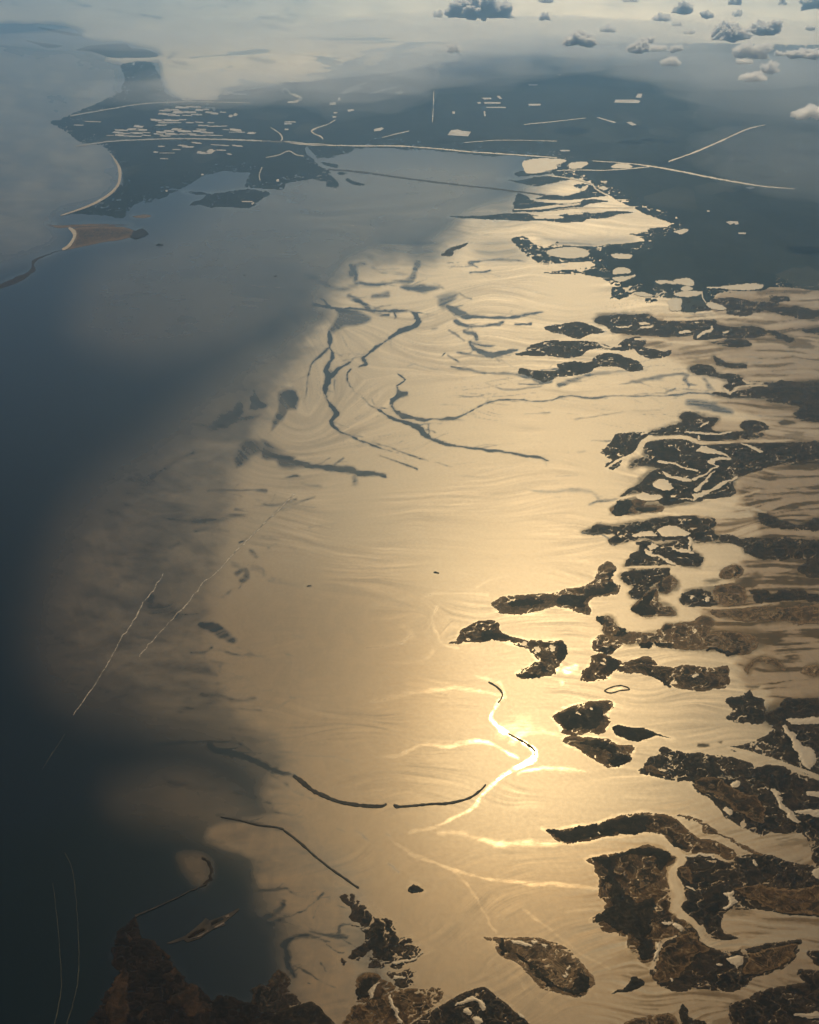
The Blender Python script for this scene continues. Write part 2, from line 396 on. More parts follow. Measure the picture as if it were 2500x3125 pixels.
CHANNELS = [  # course with half widths, softness, strength
 ('E395,600,8 398,640,12 395,690,8 405,740,9 390,790,10 370,830,14 390,870,18 370,920,12 365,960,8 385,1000,6 410,1040,14 430,1080,20 415,1120,14 435,1160,10 470,1190,8 540,1220,6 620,1250,5 720,1290,4 800,1310,3', 3, 1),
 ('E395,690,6 330,745,9 295,790,5 270,880,5 262,970,5', 3, .9),
 ('E390,870,15 430,830,14 470,800,8 520,772,4', 3, 1), ('E425,880,5 420,960,4', 3, .8),
 ('E750,475,5 850,475,6 890,500,14 915,540,20 880,570,18 800,600,14 740,645,8 660,690,5 600,740,6 595,755,8 615,785,9 570,800,4', 3, 1),
 ('E520,820,4 500,870,5 530,930,5 600,990,4 650,1040,6 720,1080,7 800,1120,8 880,1145,14 930,1180,16 935,1195,14 990,1230,8 1060,1255,12 1160,1270,9 1280,1290,6 1400,1305,8 1520,1320,8 1600,1330,8 1670,1350,6', 2.5, 1),
 ('E800,850,3 835,880,6 790,915,5', 2, 1),
 ('E755,1030,8 790,1065,10 830,1090,16 880,1105,8 950,1112,8 1000,1105,5 1080,1110,8 1140,1105,7 1200,1070,5 1300,1025,6 1400,1000,5 1500,998,4 1600,1010,4 1700,998,5 F200,985,5 270,975,5 400,985,6 480,978,6 600,975,4 690,980,4 850,970,4 1000,955,5 1100,960,8', 2.5, .9),
 ('E650,990,4 665,1025,5', 2, .8), ('E970,1140,4 975,1180,5 965,1200,3', 2, .8),
 ('E640,1240,3 780,1290,4 880,1325,5 965,1352,5', 2, .8), ('E690,1325,3 780,1355,4 910,1405,4', 2, .8), ('E1010,1360,3 1130,1395,3', 2, .6),
 ('E1080,450,14 1140,480,20 1200,510,18 1260,515,7 1380,520,7 1470,512,6 1550,495,4 1640,485,3', 3, .9),
 ('E1140,540,14 1200,565,6 1300,565,4 1390,555,12 1410,545,6', 3, .8), ('E1180,600,8 1245,615,14 1250,640,8', 3, .8),
 ('E1210,660,10 1230,690,10 1300,725,14 1340,735,16 1440,715,6 1500,700,4', 3, .9), ('E1210,660,6 1300,680,10 1360,675,4', 3, .8),
 ('E1090,590,5 1140,620,4 1180,650,4', 2, .7), ('E1045,750,6 1075,720,5', 2, .8), ('E1095,735,4 1145,775,4', 2, .8),
 ('E1100,800,6 1200,820,9 1330,840,8 1450,845,8 1550,860,10 1620,880,16 1700,880,12', 3, .8),
 ('E1150,715,4 1250,740,5 1400,740,4', 2, .6), ('E1300,900,3 1400,935,4 1500,935,4 1640,915,4', 2, .6), ('E1500,905,3 1650,900,4', 2, .6),
 ('E520,260,16 560,210,14 600,200,10', 7, .7), ('E530,210,12 545,260,14 550,320,10', 6, .7), ('E550,320,10 700,320,10 800,305,10 870,295,20 890,250,20 905,205,18', 5, .75),
 ('E640,220,8 700,250,8 760,240,8 850,270,6', 5, .5), ('E250,270,12 340,310,14 450,350,16 560,330,14', 8, .6),
 ('E500,390,10 570,420,14 620,455,16', 4, .8), ('E300,440,8 420,460,6 560,465,5 660,470,4 760,475,5 850,480,5', 2.5, .9), ('E350,410,6 400,450,5', 3, .8),
 ('E820,335,8 940,350,24 1030,340,8', 5, .8), ('E650,390,12 740,375,14', 6, .7), ('E1000,320,5 1060,345,5', 4, .6),
 ('E780,490,4 790,510,5 780,520,4', 2, .9), ('E700,500,4 745,497,5', 2, .9),
 ('E1210,200,10 1230,190,6 1330,180,6 1450,180,5 1540,190,4', 3, .7), ('E1215,205,5 1260,222,4', 2, .7), ('E1220,250,5 1300,250,7 1340,240,8', 2, .9),
 ('E1150,370,6 1190,395,6 1230,405,3', 3, .7), ('E1000,580,8 1025,580,6', 4, .5), ('E970,490,6 975,520,5', 4, .5), ('E840,800,3 880,785,4', 2, .8),
 ('E1480,555,4 1570,555,7', 2, .7), ('F5,555,5 40,553,7', 2, .7),
 ('F960,1010,20 1050,1020,30 1130,1050,24 1200,1070,14', 8, .6), ('F560,905,4 940,840,8 945,880,12 965,905,8', 3, .7), ('F830,950,5 880,930,5', 2, .6),
 ('F1050,870,8 1085,910,14', 5, .6), ('F210,910,12 310,870,12 420,840,8 600,830,8 720,825,4', 4, .7),
 ('F300,1110,3 480,1080,4 640,1065,5 800,1055,3', 2, .5), ('F390,1240,3 510,1230,4', 2, .6), ('F170,1300,3 260,1308,4', 2, .5), ('F190,1445,3 310,1435,4', 2, .5), ('F310,1305,4 350,1298,4', 2, .5),
 ('F100,820,5 240,810,6', 2, .6), ('F0,1090,3 140,1070,4', 2, .4), ('F140,1480,3 200,1480,3', 2, .5),
 ('I10,180,4 100,195,6 280,190,9 400,195,9 430,235,6', 5, .55), ('I370,275,5 450,245,7 540,235,4', 2, .6), ('I340,432,5 420,432,5 490,470,4', 2, .9),
 ('E200,1370,18 300,1385,16 420,1400,18 520,1415,22 560,1430,14 640,1430,8 720,1440,4', 4, .9),
 ('E150,1450,10 200,1440,14 245,1465,8', 5, .6), ('E540,1440,14 545,1490,10', 8, .4), ('E240,1490,12 340,1505,6', 5, .4),
 ('G1220,185,5 1330,185,5 1430,185,9 1560,190,9', 5, .6), ('G960,340,5 1100,365,9 1250,355,12 1400,330,14 1480,320,5', 8, .55), ('G1380,300,5 1520,325,5', 3, .6), ('G1500,275,6 1640,265,8 1725,240,5', 4, .5),
 ('G1130,430,10 1210,415,6', 6, .5), ('G1000,520,14 1050,490,8', 7, .4), ('G890,110,10 1010,30,6 1130,-40,4', 8, .4), ('G760,120,10 900,140,14', 10, .35),
 ('G1390,670,10 1440,650,16 1450,690,18 1410,710,12', 5, .8), ('G1470,540,10 1500,570,12', 6, .6), ('G1400,490,5 1440,470,5', 3, .5), ('G1300,810,5 1350,770,8', 5, .5),
 ('G1180,970,16 1260,990,28 1320,1030,28 1360,1060,20', 6, .8), ('G1120,1130,6 1190,1130,6 1240,1105,5', 4, .6), ('G1320,1130,14 1360,1140,10 1420,1160,5', 5, .6),
 ('G1180,1380,12 1300,1390,14 1400,1410,12 1490,1408,8', 6, .7), ('G1060,1470,10 1200,1440,10 1300,1400,8', 10, .4), ('G1330,1455,6 1420,1465,7 1520,1470,9', 5, .6), ('G1600,1465,4 1725,1400,4', 4, .3),
 ('G900,900,30 1010,890,40 1040,930,20', 14, .6), ('G880,800,20 880,860,20', 14, .5), ('G780,1340,12 900,1350,14 1050,1370,10', 10, .4),
 ('J900,150,14 1050,130,12 1180,125,6 1300,120,5 1410,135,6 1490,190,6', 4, .7), ('J1230,150,22 1250,165,16 1330,185,16 1420,205,18 1520,245,16 1600,285,12 1640,300,10', 4, .95),
 ('J1640,300,10 1720,320,12 K60,295,9 190,320,10', 4, .8), ('K60,320,6 130,360,6 210,420,8 300,460,3', 6, .5),
 ('J960,335,10 1020,370,18 1150,385,10 1250,400,8', 8, .4), ('J1360,410,8 1480,445,8 1600,490,6 K60,520,4 230,560,4', 6, .5), ('J1280,560,8 1500,600,10 1650,640,8', 7, .5),
 ('J1560,1200,14 1700,1140,12', 7, .7),


 ('Q420,940,20 380,860,28 350,760,28 350,680,26 400,620,24 500,590,20 600,600,14 700,640,5', 6, .95), ('Q560,560,6 700,590,12 820,600,28 880,610,16', 5, .9), ('Q810,570,22 850,500,9 920,490,4', 3, .9), ('Q-40,500,16 200,480,10 400,420,9 520,360,9 620,290,9 680,220,7', 4, .9),
 ('Q120,200,10 280,190,9 360,180,6 450,240,9 560,270,5', 5, .8), ('Q330,290,26 300,370,24 180,440,26 60,440,20', 8, .8), ('Q590,440,4 600,380,4 650,330,3', 3, .7), ('Q660,830,4 700,900,6', 3, .8), ('Q450,860,6 560,930,8 700,1010,8 780,1040,5', 3, .8), ('Q710,670,4 770,720,4 850,740,3', 2, .8), ('Q820,330,6 890,350,3', 3, .8), ('Q540,500,4 600,560,4', 3, .5), ('Q560,1010,8 590,1020,6', 4, .6),
 ('K440,630,5 490,655,5', 4, .5), ('K545,640,4 590,670,8 615,695,4', 3, .6), ('K725,655,4 745,670,4', 2, .5), ('K745,835,4 800,880,4', 2, .5), ('K100,180,5 330,205,4 540,235,3', 5, .35),
 ('H170,1395,8 220,1390,5', 4, .4), ('H0,1360,6 60,1360,4', 4, .4), ('H140,1140,5 210,1160,4', 4, .4), ('H70,310,5 300,220,4', 4, .4), ('H280,405,4 440,380,3', 3, .4), ('H1140,100,3 1330,110,3', 3, .4),
 ('H260,745,3 280,742,6', 2, .8), ('H40,520,8 75,500,4', 4, .4),
]
DEEPS = [  # deep pools: outline, softness, strength
 ('E430,460 560,480 650,510 640,540 560,560 480,570 420,610 395,590 400,560 440,510', 8, 0.84),
 ('E790,915 810,940 850,950 850,975 800,990 770,1010 765,1035 745,1020 745,990 770,970', 3, 0.88),
 ('E1010,395 1060,378 1150,370 1130,410 1090,440 1060,470 1030,440', 10, 0.79),
 ('E100,960 140,940 200,950 215,1000 200,1055 160,1060 130,1110 80,1150 50,1180 60,1130 90,1060 100,1010', 8, 0.84),
 ('D1490,940 1530,990 1580,1020 1540,1050 1460,1050 1470,990', 8, 0.79),
 ('D1400,1010 1420,1060 1400,1100 1520,1090 1400,1125 1290,1175 1220,1160 1300,1090 1360,1060', 11, 0.75),
 ('D1660,950 1725,940 1725,1000 1640,1020', 15, 0.62),
 ('D1430,1240 1520,1230 1600,1260 1680,1310 1725,1330 1690,1390 1640,1390 1600,1330 1500,1320 1390,1390 1380,1340', 13, 0.75),
 ('E0,1240 60,1270 110,1310 170,1320 200,1360 300,1380 200,1395 140,1400 100,1390 80,1350 0,1340', 8, 0.84),
 ('E100,640 200,560 330,520 400,470 340,460 200,470 60,500 0,560 0,640', 40, 0.44),
 ('E-100,300 100,200 250,260 300,330 250,420 100,440 -100,470', 68, 0.31),
 ('E900,40 1010,60 1000,160 880,150 700,130 700,40', 40, 0.35), ('E1250,80 1440,60 1540,170 1300,170', 27, 0.40),
 ('C80,1370 240,1440 560,1425 640,1405 580,1390 200,1400', 20, 0.35),
]
MUDS_AND_VIGNETTE = [
 ('Z430,1280 780,1230 930,1400 900,1700 1150,1850 1600,2250 300,2256 500,1700', 170, .38),
 ('Z300,1820 900,1800 1300,1780 1725,1700 1900,1700 1900,2400 200,2400', 150, .42),  # broad mud over the near flats, painting in the lens vignette towards the bottom
 ('Z500,1500 700,1600 800,1750 600,1900 300,1800', 120, .4),
 ('F1150,360 1450,340 2200,330 2200,1240 1500,1100 1300,1000 1500,880 1290,800 1100,700 1000,650 1250,600 1120,520', 14, .7),
 ('I1250,130 1430,60 2200,-60 2200,1700 1500,1500 1450,1400 1390,1330 1300,1340 1250,1180 1400,1110 1060,1010 1100,950 1040,880 1110,850 1110,780 1250,700 1300,600 1400,540 1290,270', 20, .85),
 ('Q0,0 800,180 900,300 900,700 1000,900 1000,1500 150,1500 230,1000 230,500', 30, 0.7),
 ('J1200,690 1290,740 1450,800 1490,900 1530,980 1725,1010 K350,1000 500,960 300,700 150,500 J1500,560 1250,600', 40, .55),
 ('P800,-20 1080,-20 1250,110 1250,220 1125,400 950,350 800,180', 20, .95),
 ('R150,340 850,330 1800,240 1800,1581 S1800,0 1800,1500 1100,1500 1250,1300 900,1000 1150,900 1050,740 700,720 600,520 1000,440 1000,60 R700,1450 600,1250 1300,1280 800,1050 1000,1000 1000,850 600,760 300,640 0,560', 18, .5),
]
WEEDS = [
 ('F1430,465 1560,455 1725,480 1725,510 1600,505 1500,480', 5, .85), ('F1450,400 1540,392 1530,415 1470,418', 4, .7), ('F1630,590 1725,578 1725,610 1650,612', 4, .85),
 ('F1420,600 1500,605 1590,640 1540,652 1480,625', 4, .8), ('F1100,740 1160,770 1180,790 1290,792 1290,805 1200,805 1120,775', 4, .8), ('F1640,525 1725,520 1725,540', 3, .7),
 ('F1400,890 1850,880 1850,1000 1700,990 1600,960 1480,930', 8, .75), ('F1590,990 1850,990 1850,1130 1640,1110 1580,1080 1620,1040', 8, .85), ('F1480,1120 1520,1105 1600,1130 1500,1145', 5, .8), ('F1400,1020 1500,1010 1650,1030 1600,1060 1450,1050', 9, .6),
 ('I1370,320 1420,320 1500,350 1600,380 1680,350 1850,345 1850,420 1640,400 1500,390 1420,370', 8, .85), ('I1350,470 1600,480 1850,500 1850,580 1600,560 1400,580 1330,540', 16, .7),
 ('I1590,640 1700,590 1850,600 1850,700 1700,690', 12, .8), ('I1320,680 1360,665 1400,680 1380,700 1340,700', 7, .7), ('I1330,780 1400,772 1450,800 1430,830 1360,835', 8, .85), ('I1470,780 1600,780 1725,800 1850,810 1850,845 1600,825 1480,830', 9, .85),
 ('I1100,860 1250,880 1400,850 1850,870 1850,960 1400,950 1160,910', 14, .6), ('I1050,1060 1150,1000 1350,1000 1500,1050 1340,1130 1150,1110', 14, .6), ('I1440,1190 1500,1185 1530,1225 1460,1220', 7, .75), ('I1640,1220 1725,1210 1850,1220 1850,1270 1660,1260', 10, .7),
 ('I1300,1200 1390,1160 1440,1180 1330,1210 1300,1260', 4, .5), ('I1290,1330 1390,1330 1380,1345 1310,1345', 4, .6), ('I1400,1460 1600,1400 1850,1420 1850,1600 1430,1560', 18, .75), ('I1050,740 1250,730 1280,830 1120,860', 14, .55),
 ('I1040,715 1100,700 1170,712 1090,725', 5, .6), ('C150,300 1700,700 1700,1100 700,900', 1, 0),
 ('L1010,135 1080,140 1090,155 1010,155', 3, .85), ('L1130,125 1155,118 1150,130', 3, .8),
 ('K560,1560 560,1490 620,1475 680,1500 640,1580', 5, .7),
]
WETS = [
 ('H940,820,4 1000,790,6 1100,785,6 1220,790,5 1320,800,4', 3, .7), ('H1030,860,5 995,920,6 1005,990,6 1040,1060,6 1080,1095,6 1150,1105,5', 3, .7), ('H620,860,6 760,840,10 880,800,6', 8, .4),
 ('H820,980,8 880,1020,16 800,1080,8 620,1110,6', 7, .5), ('H640,1410,8 760,1390,12 900,1370,8 1000,1355,7 1120,1345,9 1250,1355,9 1340,1370,8 1400,1390,8', 5, .75), ('H990,1110,8 980,1150,6 900,1195,6 760,1190,5', 5, .45),
 ('H1250,1270,6 1330,1290,8 1400,1320,8 1420,1400,8', 5, .5), ('H1200,305,3 1350,300,4', 3, .5), ('H1100,665,4 1200,670,3', 3, .5), ('H1250,760,3 1330,710,3 1440,685,3', 3, .4),
 ('H1405,1385,7 1390,1420,8 1350,1460,11 1345,1520,13 K1360,10,10 1430,70,10 1540,130,13 1600,180,14 1590,220,16 1520,255,16 1430,305,15 1370,345,13', 2.5, 1.6),
 ('K1370,350,12 1300,420,13 1240,490,12 1160,550,8 1060,600,6 960,630,6 860,645,4', 4, 1.0),
 ('K700,210,6 800,200,10 880,160,13 960,135,9 1080,150,7 1200,125,11 1300,125,9 1400,165,7 1500,215,7', 4, .9), ('K1500,310,5 1540,285,8 1650,270,7 L100,270,7 250,285,5 360,300,4', 4, .8),
 ('K1030,650,6 1180,655,8 1270,690,13 1400,720,22 1500,715,13 1725,715,10', 7, .7), ('K760,690,4 860,765,6 960,810,6 1100,865,7 1240,905,7 1400,935,10 1725,960,11 L150,955,12 300,965,9 420,985,6', 3, .9),
 ('K1120,870,6 1180,940,7 1260,1050,5 1320,1150,5 1370,1240,5', 3, .8), ('K1530,1100,6 1600,1160,6 1725,1240,5 L220,1280,4 350,1370,4 500,1450,3', 3, .7),
 ('L-110,60,30 -40,30,34 20,20,20', 22, .35), ('L-60,120,20 0,60,20 120,50,6', 10, .5), ('L250,1120,4 350,1105,6 430,1100,5', 4, .6), ('L250,90,6 0,40,5', 6, .4), ('I250,1240,26 300,1220,18', 5, .9), ('I220,1315,14 210,1310,10', 5, .7), ('I500,1360,8 570,1340,8', 3, .9),
 ('K430,960,6 540,1000,6 700,1120,7 860,1240,8 980,1330,7 1020,1345,5', 7, .6), ('K1500,1500,5 1600,1620,6 1725,1700,6', 6, .5), ('K1420,1380,5 1540,1460,5 1620,1560,5', 3, .5),
 ('F0,470,5 130,435,5 300,440,5 480,465,5 620,480,5', 4, .4), ('F480,990,4 700,985,5 900,995,5 1200,1000,5', 3, .4),
]
MURKS = [('J250,600 1100,500 1500,800 1500,1000 1000,1000 850,1080 700,1200 600,1500 600,1850 0,1850 -100,900', 60, 1.0)]

# ------------------------------------------------------------------ land
MAINLAND = ('B520,895 545,878 600,868 700,865 780,870 850,880 960,876 1040,886 1110,890 1180,902 1240,906 1300,918 1350,920 1450,907 1560,916 C0,935 120,932 240,938 160,985 190,1030 300,1045 390,1072 430,1110 '
 '495,1145 560,1182 640,1215 730,1265 860,1310 730,1335 720,1350 600,1362 700,1398 640,1415 500,1428 400,1440 230,1430 200,1412 140,1440 60,1425 20,1390 F0,40 -43,40 -83,65 -20,118 25,160 67,185 130,205 280,195 390,190 400,212 310,228 200,240 100,255 '
 '190,260 330,266 430,276 480,300 510,330 500,395 470,408 390,430 520,402 560,412 600,396 640,372 700,388 780,410 720,432 700,400 850,402 900,430 910,478 1000,486 1060,462 1080,430 1120,392 1140,372 1250,366 1400,358 1450,340 1600,345 1750,360 2300,370 C3200,600 3200,250 1725,260 900,250 B1725,262 1300,310 1000,370 700,430 300,470 0,490 '
 'A1500,440 1300,470 1160,492 1140,528 960,514 885,498 850,420 820,350 790,325 690,325 640,345 655,395 650,440 620,490 560,520 470,560 380,600 265,640 330,685 385,725 430,755 480,757 540,770 572,802 605,835 632,890 632,950 610,995 560,1035 480,1080 400,1110 320,1130 '
 '420,1130 540,1135 620,1150 665,1140 690,1095 740,1070 800,1066 860,1040 920,1010 960,990 1000,965 1060,935 1120,915 1180,900 1240,906 1310,912 1300,950 1288,985 1350,990 1430,995 1505,995 1500,967 1560,955 1640,945 1700,955 '
 'B365,1060 370,1082 385,1095 450,1097 452,1072 430,1050 400,1020 388,992 345,975 308,930 258,890 250,868 268,858 290,885 330,925 365,965 400,975 440,985 445,962 410,955 350,945 340,930 410,925 440,912 480,900')

# name, label, material, roughness, outline, pools [(outline)], darker scrub patches [(outline)]
MARSHES = [
 ('spit', 'long grey-brown marsh spit with dark scrubby heart, pointing left into the gold water', 'marsh_pale', .6,
  'I-190,845 -150,820 -90,805 0,800 120,795 200,780 300,750 380,735 415,700 425,650 460,620 500,605 540,640 525,680 515,720 560,750 540,782 470,795 400,802 375,840 385,890 360,905 310,890 250,870 180,865 100,885 0,905 -100,905 -160,885', [],
  ['I-85,845 -60,825 20,825 110,820 130,835 60,850 10,865 -50,865', 'I185,820 240,795 320,790 370,765 450,750 500,700 490,660 520,660 510,710 545,755 460,785 380,795 340,835 360,870 300,860 240,845 200,850']),
 ('hourglass', 'hourglass-shaped brown marsh island with a bright pond at its right end, in gold water', 'marsh', .6,
  'I-443,1074 -393,1060 -373,1020 -333,985 -273,955 -203,950 -153,965 -143,1010 -93,1035 7,1060 107,1070 215,1070 240,1110 240,1150 215,1190 180,1240 170,1262 80,1268 0,1278 -40,1255 40,1215 55,1190 85,1180 60,1150 20,1110 -40,1090 -120,1065 -180,1055 -260,1068 -330,1075 -390,1075', ['I135,1108 145,1092 165,1090 178,1105 170,1125 150,1128', 'I50,1110 80,1105 90,1125 60,1130', 'I-20,1075 10,1070 20,1085 -10,1088', 'I60,1140 75,1135 85,1150'], ['I-260,1010 -180,1000 -150,1020 -60,1055 -150,1050 -260,1055', 'I185,1080 235,1085 238,1150 200,1180 190,1130', 'I-20,1258 60,1250 100,1262 10,1272']),
 ('horned', 'horn-shaped brown marsh bank curving into the hazy flats, dark round knob at its left tip', 'marsh_pale', .6,
  'I425,940 460,925 500,930 540,980 590,1015 650,1022 740,1020 810,1000 830,970 880,965 980,960 1050,920 1100,945 1090,1010 1150,1010 1250,1010 1350,1040 1370,1080 1330,1128 1240,1138 1150,1110 1080,1112 1000,1118 930,1108 800,1098 760,1068 650,1078 580,1075 520,1040 465,1020 460,970', [], ['I660,1088 720,1078 750,1085 740,1105 690,1108', 'I770,1080 870,1085 880,1100 800,1102', 'I430,940 480,930 490,950 450,960', 'I530,980 580,1012 610,1030 540,1025', 'I1050,1110 1200,1120 1300,1130 1240,1140 1120,1125', 'I820,975 880,968 860,995 820,998']),
 ('knob', 'small rounded mottled brown islet tucked just under the horn-shaped bank', 'marsh_pale', .6, 'I400,1075 430,1045 470,1035 520,1050 575,1080 540,1110 510,1140 460,1130 420,1115', [], ['I430,1110 500,1100 530,1110 500,1135 450,1125']),
 ('sausage', 'long sausage-shaped brown marsh island with a lumpy left head, between two gold channels', 'marsh', .6,
  'I335,1255 380,1215 390,1170 430,1145 500,1155 555,1185 570,1200 640,1180 700,1165 750,1170 770,1200 810,1220 880,1225 940,1205 1060,1225 1150,1215 1200,1215 1195,1270 1180,1330 1100,1350 980,1348 880,1330 800,1290 700,1250 600,1250 520,1240 490,1280 380,1300 340,1285', ['I980,1268 1025,1262 1030,1272 990,1276', 'I450,1190 470,1180 475,1205'], ['I480,1160 550,1190 555,1215 500,1250 470,1230', 'I665,1215 720,1225 800,1290 880,1325 820,1320 720,1255']),
 ('upper_pair', 'blotchy dark brown island above the crescent-marked islet, right of the white glinting channel', 'marsh_pale', .7,
  'I165,1515 190,1490 250,1460 330,1440 420,1420 485,1412 518,1435 490,1475 490,1540 470,1585 430,1608 380,1598 300,1605 235,1605 215,1560', ['I300,1490 320,1480 330,1500', 'I380,1470 400,1462 405,1480'], ['I190,1510 260,1480 330,1470 440,1450 460,1490 440,1560 380,1580 300,1570 240,1590 220,1550']),
 ('lower_pair', 'pale-rimmed brown islet with a dark spine on its right side, below the blotchy island', 'marsh_pale', .7,
  'L230,120 270,90 330,95 420,100 500,115 560,140 640,150 630,200 600,240 540,265 490,260 440,235 390,205 320,165 280,140', [], ['L330,125 400,120 500,135 540,180 620,200 590,240 530,260 500,235 520,200 440,170 360,150']),
 ('fish', 'small dark fish-shaped islet with a thin tail trailing right', 'scrub', .5, 'L515,35 560,25 610,40 690,45 760,65 880,105 830,95 770,85 720,105 660,118 590,105 540,85 520,55', [], []),
 ('tower', 'dark jagged peaked marsh bank at the right, fading into brown hazy flats', 'marsh_dark', 1.0, 'I1180,1415 1240,1400 1290,1370 1325,1355 1345,1390 1400,1430 1420,1500 1400,1540 1300,1540 1200,1530 1220,1480 1200,1440', [], []),
 ('broad', 'broad dark marsh with two round bright ponds, at the right edge above the curved arm', 'marsh_dark', .7,
  'L680,295 720,240 730,215 790,200 800,165 850,165 930,190 1000,195 1100,200 1200,215 1290,235 1350,265 1420,262 1500,270 1600,310 1725,350 2100,400 2100,1000 1760,880 1705,835 1690,760 1660,690 1620,655 1520,652 1440,645 1410,668 1380,660 1280,620 1200,570 1160,530 1130,490 1080,440 1000,400 960,350 860,348 780,330 700,310',
  ['L1208,370 1230,350 1260,352 1272,372 1245,388 1215,385', 'L1158,525 1185,512 1208,535 1200,558 1175,548', 'L1430,395 1480,405 1500,450 1530,500 1590,560 1610,590 1570,580 1500,520 1470,440', 'L1650,420 1850,430 1850,455 1660,440', 'L1600,520 1850,540 1850,570 1620,545'],
  ['L1000,340 1060,320 1140,330 1160,360 1240,400 1380,460 1400,520 1390,600 1280,560 1180,480 1090,430 1010,390', 'L690,295 740,260 800,300 860,340 780,322']),
 ('upper_right', 'dark brown marsh at the right edge above the broad marsh, with a pale winding creek', 'marsh_dark', .8,
  'L1190,155 1300,135 1370,120 1410,90 1450,50 1560,0 1700,-30 2100,-30 2100,380 1725,322 1600,275 1500,235 1420,215 1300,180', ['L1520,30 1550,40 1600,110 1640,150 1690,180 1700,240 1660,280 1620,240 1600,200 1560,120', 'L1560,-10 1850,-20 1850,10 1600,20'], []),
 ('curved_arm', 'long dark curved marsh arm with a pointed left tip, arching over the meandering creek', 'marsh', .5,
  'L105,630 130,640 170,645 260,625 380,610 450,590 540,555 640,545 700,530 790,545 870,560 910,590 960,640 1040,690 1110,700 1200,740 1240,780 1210,812 1130,785 1050,775 960,770 900,740 850,710 800,670 720,655 600,665 480,680 360,705 240,720 190,700 150,660', ['L425,655 440,650 442,665'],
  ['L120,645 260,635 380,620 540,570 700,545 740,570 720,640 600,655 480,670 360,695 240,712 190,690', 'L800,640 900,700 960,730 960,760 880,715']),
 ('thin_arm', 'thin broken dark strip of marsh lying along the upper side of the curved arm', 'marsh', .8, 'L890,555 960,555 1020,580 1080,610 1150,660 1240,700 1420,790 1330,770 1270,740 1180,690 1130,668 1080,660 1040,640 1030,610 960,575', [], []),
 ('main_block', 'largest block-shaped brown marsh island with a serrated left shore, left of the meandering creek', 'marsh', .7,
  'L360,815 420,790 500,775 590,770 620,745 700,730 780,735 840,770 890,800 870,840 830,860 835,920 860,990 850,1030 860,1110 900,1150 950,1165 940,1200 900,1245 830,1270 790,1300 770,1310 755,1370 740,1400 700,1415 665,1390 680,1360 620,1350 600,1300 610,1270 540,1245 460,1225 450,1195 385,1160 440,1135 470,1110 465,1080 490,1070 440,1030 430,980 445,920 415,890 410,850',
  ['L875,1195 900,1188 918,1205 910,1232 885,1232', 'L820,1170 870,1190 868,1198 815,1180', 'L805,1290 815,1280 780,1380 760,1400 765,1360'],
  ['L400,800 500,785 620,755 720,740 800,750 870,800 800,870 760,800 660,790 540,800 520,900 580,1000 660,1060 760,1050 750,1180 730,1260 760,1320 740,1390 690,1400 680,1350 640,1270 540,1220 420,1160 480,1110 510,1060 490,960 470,860']),
 ('east_block', 'dark marsh right of the meandering creek with a ragged bay cut in its lower side', 'marsh_dark', .6,
  'L940,800 960,790 1100,795 1200,830 1240,790 1350,775 1430,780 1500,800 1600,830 1700,850 1725,860 2000,880 2000,1120 1725,1135 1600,1140 1500,1125 1400,1110 1300,1105 1190,1108 1160,1150 1155,1200 1180,1240 1220,1250 1250,1270 1200,1282 1130,1282 1090,1270 1060,1210 1010,1180 940,1120 915,1090 930,1060 950,1050 940,1000 930,960 890,890 900,860 940,830',
  ['L1170,1015 1240,998 1225,1030 1250,1060 1215,1085 1190,1105 1165,1100 1200,1075 1200,1040', 'L940,962 1000,985 1005,995 945,972', 'L950,788 1080,785 1115,800 1100,803 1080,793 955,796', 'L1330,820 1340,815 1370,850 1355,858', 'L1690,900 1725,860 1760,880 1730,930'], ['L900,880 940,840 1000,900 960,950', 'L1240,980 1400,960 1600,980 1850,960 1850,1120 1600,1130 1420,1100 1330,1040']),
 ('boot', 'big dark boot-shaped marsh with two bright ponds near its middle, below the meandering creek', 'marsh_dark', .6,
  'L740,1460 790,1420 790,1350 830,1290 900,1250 960,1190 1000,1180 1030,1250 1040,1290 1080,1320 1150,1342 1220,1347 1290,1332 1330,1322 1420,1297 1520,1282 1620,1270 1615,1310 1580,1400 1520,1440 1440,1480 1340,1510 1300,1555 1220,1580 1100,1575 980,1575 930,1585 850,1570 790,1555 775,1510 745,1490',
  ['L1185,1390 1240,1378 1280,1415 1250,1430 1240,1455 1215,1430', 'L1122,1428 1145,1420 1158,1435 1135,1445', 'L850,1500 875,1515 870,1520 845,1506'], ['L800,1350 900,1270 980,1220 1020,1290 1100,1340 1000,1380 900,1500 800,1540 760,1480', 'L1300,1400 1400,1330 1590,1310 1540,1410 1420,1470 1300,1480']),
 ('wedge', 'tiny dark wedge-shaped islet with a thin tail, between the oval island and the boot-shaped marsh', 'scrub', .6, 'L650,1485 690,1525 695,1550 620,1580 560,1585 505,1600 540,1575 590,1555 620,1520', [], []),
 ('oval', 'oval mottled brown island with bright specks and a straight dark upper corner, mid lower edge', 'marsh_pale', .6,
  'L-233,1262 -190,1272 -143,1268 -90,1272 30,1275 110,1280 170,1295 240,1330 310,1390 360,1450 398,1515 390,1555 335,1608 250,1605 170,1580 110,1570 70,1530 30,1475 -10,1430 -60,1400 -110,1385 -140,1360 -160,1320 -185,1290',
  ['L262,1430 275,1440 268,1458 258,1448', 'L230,1465 250,1480 245,1490', 'L210,1485 240,1490 235,1497 205,1492', 'L40,1290 80,1295 75,1310 50,1305', 'L100,1305 130,1310 120,1325', 'L-80,1290 0,1300 40,1320 -20,1315'],
  ['L-150,1280 -115,1280 -110,1370 -135,1360', 'L-110,1350 -50,1380 20,1430 80,1500 150,1560 250,1590 330,1595 390,1540 330,1470 300,1500 290,1550 220,1560 130,1510 60,1440 -30,1375']),
